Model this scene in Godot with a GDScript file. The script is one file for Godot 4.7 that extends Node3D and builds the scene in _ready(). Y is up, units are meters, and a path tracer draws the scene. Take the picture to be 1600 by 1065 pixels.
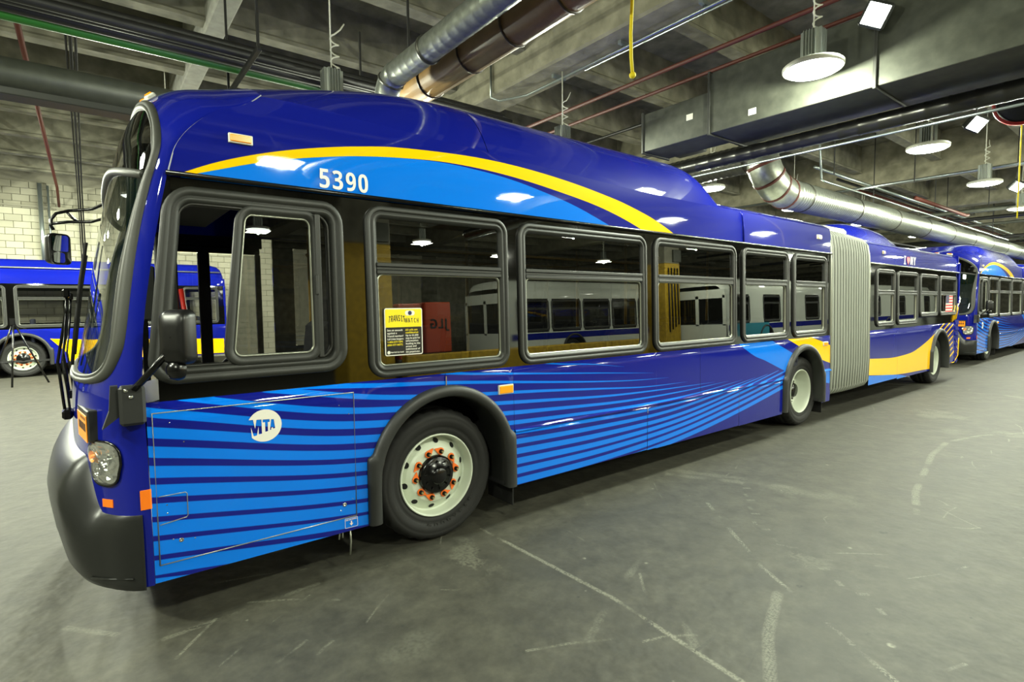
extends Node3D

# ---------------------------------------------------------------- mesh helper
class MB:
	var st: SurfaceTool
	func _init():
		st = SurfaceTool.new()
		st.begin(Mesh.PRIMITIVE_TRIANGLES)
		st.set_smooth_group(-1)
	func smooth(on: bool) -> MB:
		st.set_smooth_group(0 if on else -1)
		return self
	func v(p: Vector3, uv: Vector2):
		st.set_uv(uv)
		st.add_vertex(p)
	func tri(a: Vector3, b: Vector3, c: Vector3):
		v(a, Vector2(a.x, a.y)); v(b, Vector2(b.x, b.y)); v(c, Vector2(c.x, c.y))
	func quad(a: Vector3, b: Vector3, c: Vector3, d: Vector3):
		tri(a, b, c); tri(a, c, d)
	func triu(a: Vector3, b: Vector3, c: Vector3, ua: Vector2, ub: Vector2, uc: Vector2):
		v(a, ua); v(b, ub); v(c, uc)
	# rows of points, quads between them; keep (optional) drops cells; uvs (optional) rows of Vector2
	func grid(P: Array, uvs = null, keep = null):
		for i in P.size() - 1:
			var r0: PackedVector3Array = P[i]
			var r1: PackedVector3Array = P[i + 1]
			for j in r0.size() - 1:
				if keep != null and not keep[i][j]: continue
				if uvs != null:
					triu(r0[j], r0[j + 1], r1[j + 1], uvs[i][j], uvs[i][j + 1], uvs[i + 1][j + 1])
					triu(r0[j], r1[j + 1], r1[j], uvs[i][j], uvs[i + 1][j + 1], uvs[i + 1][j])
				else:
					quad(r0[j], r0[j + 1], r1[j + 1], r1[j])
	func box(c: Vector3, s: Vector3, b := Basis.IDENTITY):
		cbox(c, s, 0.0, b)
	# box with chamfered edges
	func cbox(c: Vector3, s: Vector3, bev := 0.004, b := Basis.IDENTITY):
		var h := s / 2.0
		bev = minf(bev, minf(h.x, minf(h.y, h.z)) * 0.6)
		var q := func(x, y, z): return c + b * Vector3(x, y, z)
		var hx := h.x - bev; var hy := h.y - bev; var hz := h.z - bev
		for sg in [-1.0, 1.0]:
			var f: bool = sg > 0
			_q(f, q.call(sg * h.x, -hy, -hz), q.call(sg * h.x, hy, -hz), q.call(sg * h.x, hy, hz), q.call(sg * h.x, -hy, hz))
			_q(f, q.call(-hx, sg * h.y, -hz), q.call(-hx, sg * h.y, hz), q.call(hx, sg * h.y, hz), q.call(hx, sg * h.y, -hz))
			_q(f, q.call(-hx, -hy, sg * h.z), q.call(hx, -hy, sg * h.z), q.call(hx, hy, sg * h.z), q.call(-hx, hy, sg * h.z))
		if bev <= 0.0: return
		for s1 in [-1.0, 1.0]:
			for s2 in [-1.0, 1.0]:
				var f: bool = s1 * s2 > 0
				_q(f, q.call(-hx, s1 * h.y, s2 * hz), q.call(-hx, s1 * hy, s2 * h.z), q.call(hx, s1 * hy, s2 * h.z), q.call(hx, s1 * h.y, s2 * hz))
				_q(f, q.call(s2 * hx, -hy, s1 * h.z), q.call(s2 * h.x, -hy, s1 * hz), q.call(s2 * h.x, hy, s1 * hz), q.call(s2 * hx, hy, s1 * h.z))
				_q(f, q.call(s1 * h.x, s2 * hy, -hz), q.call(s1 * hx, s2 * h.y, -hz), q.call(s1 * hx, s2 * h.y, hz), q.call(s1 * h.x, s2 * hy, hz))
				for s3 in [-1.0, 1.0]:
					var a: Vector3 = q.call(s1 * h.x, s2 * hy, s3 * hz)
					var d: Vector3 = q.call(s1 * hx, s2 * h.y, s3 * hz)
					var e: Vector3 = q.call(s1 * hx, s2 * hy, s3 * h.z)
					if s1 * s2 * s3 > 0: tri(a, e, d)
					else: tri(a, d, e)
	func _q(f: bool, a: Vector3, bb: Vector3, c: Vector3, d: Vector3):
		if f: quad(a, d, c, bb)
		else: quad(a, bb, c, d)
	func tube(pts: Array, r, n := 8, caps := true):
		var rows := []
		var up := Vector3.UP
		for i in pts.size():
			var d: Vector3 = (pts[mini(i + 1, pts.size() - 1)] - pts[maxi(i - 1, 0)]).normalized()
			if i == 0:
				if absf(d.dot(up)) > 0.9: up = Vector3.RIGHT
			var s := d.cross(up).normalized()
			var u := s.cross(d).normalized()
			up = u
			var rr: float = r[i] if r is Array else r
			var row := PackedVector3Array()
			for k in n + 1:
				var a := TAU * (k % n) / n
				row.append(pts[i] + s * cos(a) * rr + u * sin(a) * rr)
			rows.append(row)
		grid(rows)
		if caps:
			for e in [0, pts.size() - 1]:
				var row: PackedVector3Array = rows[e]
				for k in n:
					if e == 0: tri(pts[e], row[k + 1], row[k])
					else: tri(pts[e], row[k], row[k + 1])
	# profile of (radius, height along axis); xf maps (x,y)=circle plane, z=axis
	func lathe(prof: Array, n: int, xf: Transform3D):
		var rows := []
		for pr in prof:
			var row := PackedVector3Array()
			for k in n + 1:
				var a := TAU * (k % n) / n
				row.append(xf * Vector3(cos(a) * pr.x, sin(a) * pr.x, pr.y))
			rows.append(row)
		grid(rows)
	# polygon in (x,y) of xf, extruded from z=0 to z=depth
	func prism(poly: PackedVector2Array, depth: float, xf := Transform3D.IDENTITY):
		var n := poly.size()
		var big := PackedVector2Array()
		for q in poly: big.append(q * (400.0 if absf(poly[0].x) < 50.0 else 1.0))
		var idx := Geometry2D.triangulate_polygon(big)
		for k in range(0, idx.size(), 3):
			var a := poly[idx[k]]; var b := poly[idx[k + 1]]; var c := poly[idx[k + 2]]
			var ccw := (b - a).cross(c - a) > 0
			if not ccw:
				var tmp := b; b = c; c = tmp
			tri(xf * Vector3(a.x, a.y, depth), xf * Vector3(c.x, c.y, depth), xf * Vector3(b.x, b.y, depth))
			tri(xf * Vector3(a.x, a.y, 0), xf * Vector3(b.x, b.y, 0), xf * Vector3(c.x, c.y, 0))
		var cw := Geometry2D.is_polygon_clockwise(poly)
		for k in n:
			var a := poly[k]; var b := poly[(k + 1) % n]
			var A := xf * Vector3(a.x, a.y, 0); var B := xf * Vector3(b.x, b.y, 0)
			var A2 := xf * Vector3(a.x, a.y, depth); var B2 := xf * Vector3(b.x, b.y, depth)
			if cw: quad(A, B, B2, A2)
			else: quad(A, A2, B2, B)
	func mesh() -> ArrayMesh:
		st.generate_normals()
		return st.commit()

# ---------------------------------------------------------------- node helpers
var M := {}
var used := {}
var rng := RandomNumberGenerator.new()

func numbered(called: String) -> String:
	if not used.has(called):
		used[called] = 0
		return called
	used[called] += 1
	return "%s_%03d" % [called, used[called]]

func thing(called: String, label: String, category: String, at := Vector3.ZERO, group := "") -> Node3D:
	var o := Node3D.new()
	o.name = numbered(called)
	add_child(o)
	o.position = at
	o.set_meta("label", label)
	o.set_meta("category", category)
	if group != "": o.set_meta("group", group)
	return o

func part(parent: Node, called: String, mesh, m: Material, label := "") -> MeshInstance3D:
	var o := MeshInstance3D.new()
	o.mesh = mesh.mesh() if mesh is MB else mesh
	o.material_override = m
	o.name = called
	parent.add_child(o, true)
	if label != "": o.set_meta("label", label)
	return o

func single(called: String, mesh, m: Material, label: String, category: String, group := "") -> MeshInstance3D:
	var o := MeshInstance3D.new()
	o.mesh = mesh.mesh() if mesh is MB else mesh
	o.material_override = m
	o.name = numbered(called)
	add_child(o)
	o.set_meta("label", label)
	o.set_meta("category", category)
	if group != "": o.set_meta("group", group)
	return o

func structure(called: String) -> Node3D:
	var o := Node3D.new()
	o.name = called
	add_child(o)
	o.set_meta("kind", "structure")
	return o

func mat(c: Color, rough := 0.6, metal := 0.0) -> StandardMaterial3D:
	var m := StandardMaterial3D.new()
	m.albedo_color = c
	m.roughness = rough
	m.metallic = metal
	return m

func paint(c: Color, tex: Texture2D = null) -> StandardMaterial3D:
	var m := mat(c, 0.5)
	m.clearcoat_enabled = true
	m.clearcoat = 1.0
	m.clearcoat_roughness = 0.03
	m.metallic_specular = 0.1
	if tex != null: m.albedo_texture = tex
	return m

func glass(c: Color, a: float, spec := 0.5) -> StandardMaterial3D:
	var m := mat(Color(c.r, c.g, c.b, a), 0.0)
	m.transparency = BaseMaterial3D.TRANSPARENCY_ALPHA
	m.metallic_specular = spec
	return m

func glow(c: Color, e: float) -> StandardMaterial3D:
	var m := mat(Color(0.9, 0.9, 0.9), 0.5)
	m.emission_enabled = true
	m.emission = c
	m.emission_energy_multiplier = e
	return m

func noisy(c0: Color, c1: Color, freq: float, scale: float, rough: float, seed_: int, bump := 0.0) -> StandardMaterial3D:
	var m := mat(Color.WHITE, rough)
	var n := FastNoiseLite.new()
	n.seed = seed_; n.frequency = freq; n.fractal_octaves = 5
	var t := NoiseTexture2D.new()
	t.width = 512; t.height = 512; t.seamless = true; t.noise = n
	var g := Gradient.new()
	g.set_color(0, c0); g.set_color(1, c1)
	t.color_ramp = g
	m.albedo_texture = t
	m.uv1_triplanar = true
	m.uv1_world_triplanar = true
	m.uv1_scale = Vector3.ONE * scale
	if bump > 0.0:
		var t2 := NoiseTexture2D.new()
		t2.width = 512; t2.height = 512; t2.seamless = true; t2.noise = n
		t2.as_normal_map = true; t2.bump_strength = bump
		m.normal_enabled = true
		m.normal_texture = t2
	return m

# piecewise-linear and Catmull-Rom tables
func lin(T: Array, x: float) -> float:
	if x <= T[0][0]: return T[0][1]
	for i in T.size() - 1:
		if x <= T[i + 1][0]:
			return lerpf(T[i][1], T[i + 1][1], (x - T[i][0]) / (T[i + 1][0] - T[i][0]))
	return T[-1][1]

func smo(T: Array, x: float, k := 1) -> float:
	var n := T.size() - 1
	if x <= T[0][0]: return T[0][k]
	if x >= T[n][0]: return T[n][k]
	for i in n:
		if x <= T[i + 1][0]:
			var h: float = T[i + 1][0] - T[i][0]
			var f: float = (x - T[i][0]) / h
			var m0: float = (T[i + 1][k] - T[i - 1][k]) / (T[i + 1][0] - T[i - 1][0]) if i > 0 else (T[i + 1][k] - T[i][k]) / h
			var m1: float = (T[i + 2][k] - T[i][k]) / (T[i + 2][0] - T[i][0]) if i < n - 1 else (T[i + 1][k] - T[i][k]) / h
			var f2 := f * f; var f3 := f2 * f
			return (2 * f3 - 3 * f2 + 1) * T[i][k] + (f3 - 2 * f2 + f) * h * m0 + (-2 * f3 + 3 * f2) * T[i + 1][k] + (f3 - f2) * h * m1
	return T[n][k]

func rrect(x0: float, y0: float, x1: float, y1: float, r: float, n := 6) -> PackedVector2Array:
	var o := PackedVector2Array()
	r = maxf(r, 0.001)
	for c in [[x1 - r, y1 - r, 0.0], [x0 + r, y1 - r, 90.0], [x0 + r, y0 + r, 180.0], [x1 - r, y0 + r, 270.0]]:
		for k in n + 1:
			var a := deg_to_rad(c[2] + 90.0 * k / n)
			o.append(Vector2(c[0] + cos(a) * r, c[1] + sin(a) * r))
	return o

func text_mesh(s: String, size: float, depth := 0.003, bold := false) -> TextMesh:
	var t := TextMesh.new()
	var f := SystemFont.new()
	f.font_names = PackedStringArray(["Droid Sans"])
	f.font_weight = 700 if bold else 400
	t.font = f
	t.text = s
	t.font_size = 48
	t.pixel_size = size / 48.0
	t.depth = depth
	t.curve_step = 2.0
	return t

# ---------------------------------------------------------------- printed livery (flat vinyl print)
const NAVY := Color(0.04, 0.085, 0.49)
const SKY := Color(0.0, 0.455, 0.90)
const GOLD := Color(1.0, 0.77, 0.0)
const STRIPES := [
	[[3.13, 1.225, .010], [3.5, 1.195, .007], [3.92, 1.14, .001]],
	[[2.22, 1.221, .019], [2.58, 1.192, .016], [2.93, 1.163, .013], [3.29, 1.134, .011], [3.65, 1.105, .008], [4.0, 1.075, .005], [4.36, 1.045, .001]],
	[[1.48, 1.209, .03], [2.0, 1.176, .025], [2.52, 1.131, .021], [3.04, 1.082, .017], [3.56, 1.036, .012], [4.08, .999, .007], [4.6, .978, .001]],
	[[.8, 1.251, .036], [1.49, 1.13, .034], [2.18, 1.071, .028], [2.87, 1.025, .023], [3.55, .972, .017], [4.24, .92, .010], [4.93, .904, .001]],
	[[.3, 1.272, .04], [1.16, 1.084, .042], [2.02, 1.007, .034], [2.87, .946, .026], [3.73, .891, .019], [4.58, .865, .011], [5.44, .852, .001]],
	[[.26, 1.185, .051], [1.17, .991, .05], [2.08, .916, .039], [2.99, .861, .03], [3.91, .818, .022], [4.82, .813, .012], [5.73, .836, .001]],
	[[.25, 1.085, .059], [1.22, .89, .052], [2.18, .825, .039], [3.15, .782, .029], [4.11, .755, .022], [5.07, .764, .013], [6.04, .822, .001]],
	[[.25, .984, .060], [1.26, .792, .055], [2.27, .74, .042], [3.29, .704, .033], [4.3, .689, .026], [5.32, .728, .018], [6.33, .82, .002]],
	[[.24, .883, .063], [1.31, .698, .057], [2.37, .656, .046], [3.44, .627, .038], [4.5, .63, .030], [5.57, .713, .022], [6.63, .835, .003]],
	[[.24, .783, .067], [1.35, .606, .061], [2.46, .575, .051], [3.58, .55, .043], [4.69, .572, .034], [5.8, .69, .024], [6.91, .858, .006]],
	[[.23, .684, .070], [1.38, .514, .065], [2.52, .492, .053], [3.67, .475, .044], [4.81, .521, .037], [5.96, .664, .030], [7.15, .845, .020]],
	[[.23, .584, .073], [1.38, .424, .064], [2.52, .412, .054], [3.67, .406, .046], [4.81, .46, .039], [5.96, .604, .033], [7.15, .783, .029]],
	[[.22, .483, .076], [1.37, .339, .066], [2.52, .328, .058], [3.67, .329, .051], [4.81, .394, .046], [5.96, .540, .040], [7.15, .723, .036]],
	[[.22, .379, .081], [1.37, .239, .068], [2.52, .235, .060], [3.67, .253, .052], [4.82, .325, .049], [5.96, .465, .046], [7.15, .655, .050]],
	[[.22, .285, .075], [.5, .238, .075], [1.0, .21, .06]],
]

# fills the span y0..y1 (metres) of one pixel column, blending its end pixels
func span(im: Image, px: int, ymin: float, ppm: float, y0: float, y1: float, c: Color):
	var h := im.get_height()
	var a := h - (y1 - ymin) * ppm
	var b := h - (y0 - ymin) * ppm
	a = clampf(a, 0.0, h); b = clampf(b, 0.0, h)
	if b - a < 0.02: return
	var ia := ceili(a); var ib := floori(b)
	if ib > ia: im.fill_rect(Rect2i(px, ia, 1, ib - ia), c)
	if ia > a and ia - 1 < h:
		im.set_pixel(px, ia - 1, im.get_pixel(px, ia - 1).lerp(c, minf(ia, b) - a))
	if b > ib and ib < h and ib >= ia:
		im.set_pixel(px, ib, im.get_pixel(px, ib).lerp(c, b - ib))

func tex(im: Image) -> ImageTexture:
	im.generate_mipmaps()
	return ImageTexture.create_from_image(im)

func livery_lower(x0: float, x1: float, w: int) -> ImageTexture:
	var ymin := 0.25
	var ppm := 512 / 1.05
	var im := Image.create(w, 512, false, Image.FORMAT_RGB8)
	im.fill(NAVY)
	for px in w:
		var x := x0 + (x1 - x0) * (px + 0.5) / w
		for s in STRIPES:
			if x > s[-1][0]: continue
			var c := smo(s, x, 1); var t := smo(s, x, 2)
			if x < s[0][0]: c += (s[0][0] - x) * maxf(.04, 1.3 * (s[0][1] - s[1][1]) / (s[1][0] - s[0][0]))
			span(im, px, ymin, ppm, c - t / 2, c + t / 2, SKY)
		# plain navy below the lowest stripe and wide bands before the middle axle
		if x > 5.97 and x < 7.6:
			var lo := smo([[5.97, 1.235], [6.31, 1.083], [6.56, 1.011], [7.0, .864], [7.18, .807], [7.6, .68]], x)
			var hi := smo([[5.97, 1.6], [6.78, 1.235], [7.04, 1.143], [7.31, 1.051], [7.6, .95]], x)
			span(im, px, ymin, ppm, lo, minf(hi, 1.4), SKY)
		if x > 7.1:
			var lo := smo([[7.1, 1.265], [7.49, 1.134], [8.11, .928], [8.7, .785]], x)
			var hi := smo([[7.1, 1.5], [7.81, 1.255], [8.18, 1.169], [8.7, 1.04]], x)
			span(im, px, ymin, ppm, lo, minf(hi, 1.4), GOLD)
			if x > 7.9:
				span(im, px, ymin, ppm, lerpf(.60, .52, (x - 8.1) / .5), .765, SKY)
	return tex(im)

func livery_upper() -> ImageTexture:
	var im := Image.create(2048, 256, false, Image.FORMAT_RGB8)
	im.fill(NAVY)
	var ymin := 2.38
	var ppm := 256 / 0.6
	for px in 2048:
		var x := 0.3 + 5.2 * (px + 0.5) / 2048
		if x > 0.42 and x < 3.9:
			var hi := smo([[.42, 2.42], [.58, 2.47], [.76, 2.53], [.95, 2.585], [1.17, 2.634], [1.39, 2.675], [1.67, 2.711], [2.01, 2.733], [2.3, 2.725], [2.6, 2.70], [2.9, 2.652], [3.32, 2.563], [3.82, 2.41]], x)
			span(im, px, ymin, ppm, 2.3, hi, SKY)
		if x > 0.41 and x < 4.8:
			var hi := smo([[.41, 2.427], [.58, 2.509], [.76, 2.578], [.95, 2.637], [1.17, 2.692], [1.4, 2.739], [1.67, 2.781], [2.17, 2.816], [2.52, 2.820], [2.91, 2.80], [3.34, 2.755], [3.83, 2.68], [4.04, 2.637], [4.34, 2.562], [4.57, 2.485], [4.78, 2.40]], x)
			var lo := smo([[.41, 2.415], [.45, 2.425], [.58, 2.469], [.76, 2.53], [.95, 2.585], [1.17, 2.634], [1.39, 2.675], [1.67, 2.711], [2.01, 2.738], [2.34, 2.738], [2.71, 2.714], [3.11, 2.666], [3.57, 2.596], [3.93, 2.513], [4.25, 2.41], [4.6, 2.25]], x)
			span(im, px, ymin, ppm, lo, hi, GOLD)
	return tex(im)

func livery_rear() -> ImageTexture:
	var im := Image.create(1536, 320, false, Image.FORMAT_RGB8)
	im.fill(NAVY)
	var ymin := 0.25
	var ppm := 320 / 1.05
	for px in 1536:
		var x := 9.9 + 5.5 * (px + 0.5) / 1536
		if x < 13.9:
			var hi := smo([[9.9, .80], [10.5, .765], [11.06, .742], [11.7, .752], [12.18, .785], [12.85, .91], [13.2, .998], [13.9, 1.2]], x)
			span(im, px, ymin, ppm, smo([[9.9, .53], [11.38, .42], [13.16, .37], [13.9, .3]], x), hi, GOLD)
			span(im, px, ymin, ppm, .2, smo([[9.9, .52], [11.38, .41], [12.2, .28]], x), SKY)
		else:
			for k in 9:
				var c := 0.36 + 0.125 * k + (x - 14.05) * 0.33
				var t := 0.035 if x < 14.75 else 0.0
				if k == 0: t = 0.05
				if t > 0: span(im, px, ymin, ppm, c - t / 2, c + t / 2, GOLD)
	return tex(im)

# ---------------------------------------------------------------- bus body surfaces (bus frame: x back from the nose, y up, left side at z = 0)
const HALF := 1.29
const SEAM := [[.21, .29, 0], [.21, .75, 0], [.205, 1.24, -.01], [.205, 1.37, -.012], [.225, 1.667, -.018], [.285, 2.05, -.027], [.345, 2.35, -.033], [.372, 2.47, -.037], [.408, 2.58, -.05], [.485, 2.69, -.06], [.61, 2.80, -.085], [.757, 2.87, -.10], [.85, 2.95, -.12]]
const NOSE := [[-.10, .29], [-.11, .75], [-.10, 1.20], [-.075, 1.37], [-.012, 1.68], [.046, 2.05], [.11, 2.38], [.155, 2.60], [.205, 2.78], [.30, 2.98], [.45, 3.11], [.66, 3.165], [.85, 3.20]]

func cat(T: Array, t: float, k: int) -> float:
	var n := T.size() - 1
	var i := clampi(floori(t), 0, n - 1)
	var f := t - i
	var a: float = T[maxi(i - 1, 0)][k]; var b: float = T[i][k]; var c: float = T[i + 1][k]; var d: float = T[mini(i + 2, n)][k]
	return .5 * (2 * b + (c - a) * f + (2 * a - 5 * b + 4 * c - d) * f * f + (3 * b - a - 3 * c + d) * f * f * f)

# point of the nose: t = row (0 skirt .. 12 roof), q = 1 left corner .. 0 middle .. -1 right corner
func nose(t: float, q: float) -> Vector3:
	var aq := minf(absf(q), 1.0)
	var sx := cat(SEAM, t, 0); var sy := cat(SEAM, t, 1); var sz := cat(SEAM, t, 2)
	var k := sqrt(maxf(0.0, 1.0 - aq * aq * aq))
	var z := sz + (-HALF - sz) * (1 - aq)
	if q < 0: z = -2 * HALF - z
	return Vector3(sx + (cat(NOSE, t, 0) - sx) * k, sy + (cat(NOSE, t, 1) - sy) * (1 - pow(aq, 2.5)), z)

func nose_n(t: float, q: float) -> Vector3:
	var dq := 0.004
	var q1 := clampf(q + dq, -0.9999, 0.9999); var q0 := clampf(q - dq, -0.9999, 0.9999)
	if q1 - q0 < 0.004: q0 = q1 - 0.008
	var a := nose(t, q1) - nose(t, q0)
	var b := nose(minf(t + .05, 12), q) - nose(maxf(t - .05, 0), q)
	return a.cross(b).normalized() * -1.0

func nose_off(t: float, q: float, o: float) -> Vector3:
	var n := nose_n(t, q)
	if n.x > 0.2: n = -n
	return nose(t, q) + n * o

func side_z(y: float) -> float:
	if y < 0.8: return 0.0
	if y < 2.41: return -0.0212 * (y - 0.8)
	return smo([[2.41, -.0341], [2.50, -.0386], [2.60, -.0438], [2.66, -.048], [2.72, -.055], [2.78, -.066], [2.84, -.081], [2.90, -.103], [2.96, -.135]], y)

func shoulder(x: float) -> float:
	return smo([[.36, 2.43], [.372, 2.47], [.408, 2.58], [.485, 2.69], [.61, 2.80], [.757, 2.87], [.85, 2.945], [1.43, 2.935], [1.89, 2.908], [2.38, 2.885], [3.02, 2.85], [4.25, 2.80], [5.2, 2.788], [8.5, 2.775]], x)

# y of the lower panels' lower edge, round the wheel arches
func skirt(x: float, arches: Array, base: float) -> float:
	for a in arches:
		var d := absf(x - a)
		if d < 0.572: return maxf(base, 0.56 + sqrt(0.572 * 0.572 - d * d))
	return base

# lower side panel between x0,x1 and y0(x),y1, mapped on a livery texture; side = 1 left, -1 right
func lower_panel(x0: float, x1: float, y0: float, y1: float, arches: Array, tx: Array, side := 1) -> MB:
	var mb := MB.new()
	mb.smooth(true)
	var P := []; var U := []
	var n := maxi(2, int((x1 - x0) / 0.03))
	for i in n + 1:
		var x := lerpf(x0, x1, float(i) / n)
		var lo := skirt(x, arches, y0)
		var row := PackedVector3Array(); var ur := PackedVector2Array()
		for j in 9:
			var y := lerpf(lo, y1, j / 8.0)
			var z := side_z(y)
			if j == 0 and lo <= y0 + .001 and y0 < .5: z -= 0.004
			row.append(Vector3(x, y, z if side > 0 else -2 * HALF - z))
			ur.append(Vector2((x - tx[0]) / (tx[1] - tx[0]), 1.0 - (y - .25) / 1.05))
		# top ledge folds inwards
		row.append(Vector3(x, y1 + .003, side_z(y1) - .006 if side > 0 else -2 * HALF - side_z(y1) + .006))
		ur.append(ur[8])
		row.append(Vector3(x, y1 + .003, side_z(y1) - .035 if side > 0 else -2 * HALF - side_z(y1) + .035))
		ur.append(ur[8])
		P.append(row); U.append(ur)
	mb.grid(P, U)
	return mb

func upper_panel(x0: float, x1: float, base: float, drop: float, tx: Array, side := 1) -> MB:
	var mb := MB.new()
	mb.smooth(true)
	var P := []; var U := []
	var xs := []
	var x := x0
	while x < x1 - 0.001:
		xs.append(x)
		x += 0.012 if x < 0.95 else 0.06
	xs.append(x1)
	for xx in xs:
		var row := PackedVector3Array(); var ur := PackedVector2Array()
		var top: float = shoulder(xx) if drop == 0.0 else 2.775
		for j in 13:
			var y := lerpf(2.41, maxf(top, 2.412), j / 12.0)
			var z := side_z(y)
			var yy := base + (y - 2.41) * (1.0 - drop)
			row.append(Vector3(xx, yy, z if side > 0 else -2 * HALF - z))
			ur.append(Vector2((xx - tx[0]) / (tx[1] - tx[0]), 1.0 - (y - 2.38) / .6))
		P.append(row); U.append(ur)
	mb.grid(P, U)
	return mb

# roof skin across the whole width between x0 and x1
func roof_skin(x0: float, x1: float, crown: Array, power: Array, base_y := -1.0) -> MB:
	var mb := MB.new()
	mb.smooth(true)
	var P := []
	var n := maxi(3, int((x1 - x0) / 0.04))
	for i in n + 1:
		var x := lerpf(x0, x1, float(i) / n)
		var ys := shoulder(x) if base_y < 0 else base_y
		var zs := side_z(ys) if base_y < 0 else side_z(2.775)
		var yr := smo(crown, x); var pw := smo(power, x)
		var row := PackedVector3Array()
		for j in range(-30, 31):
			var q := sin(-j / 30.0 * PI / 2)
			var aq := absf(q)
			var z := zs + (-HALF - zs) * (1 - aq)
			if q < 0: z = -2 * HALF - z
			row.append(Vector3(x, ys + (yr - ys) * (1 - pow(aq, pw)), z))
		P.append(row)
	mb.grid(P)
	return mb

# moulded ring along a rounded rectangle on the side wall; prof = [[inset, height], ...]
func ring(r: Array, rad: float, prof: Array, shear := 0.0, side := 1, dz := 0.0) -> MB:
	var mb := MB.new()
	mb.smooth(true)
	var P := []
	for pr in prof:
		var o := rrect(r[0] + pr[0], r[1] + pr[0], r[2] - pr[0], r[3] - pr[0], maxf(rad - pr[0], .012), 7)
		o.append(o[0])
		var row := PackedVector3Array()
		for a in o: row.append(wallpt(a, pr[1] + dz, shear, r, side))
		P.append(row)
	mb.grid(P)
	return mb

func wallpt(a: Vector2, h: float, shear: float, r: Array, side: int) -> Vector3:
	var k := clampf((a.x - r[0]) / (r[2] - r[0]), 0, 1)
	var x: float = a.x + shear * (a.y - r[1]) * (1 - k)
	var z := side_z(a.y) + h
	return Vector3(x, a.y, z if side > 0 else -2 * HALF - z)

func pane(r: Array, rad: float, dz: float, shear := 0.0, side := 1) -> MB:
	var mb := MB.new()
	var o := rrect(r[0], r[1], r[2], r[3], rad, 6)
	var c := wallpt(Vector2((r[0] + r[2]) / 2, (r[1] + r[3]) / 2), dz, shear, r, side)
	mb.smooth(true)
	for k in o.size():
		mb.tri(c, wallpt(o[(k + 1) % o.size()], dz, shear, r, side), wallpt(o[k], dz, shear, r, side))
	return mb

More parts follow.
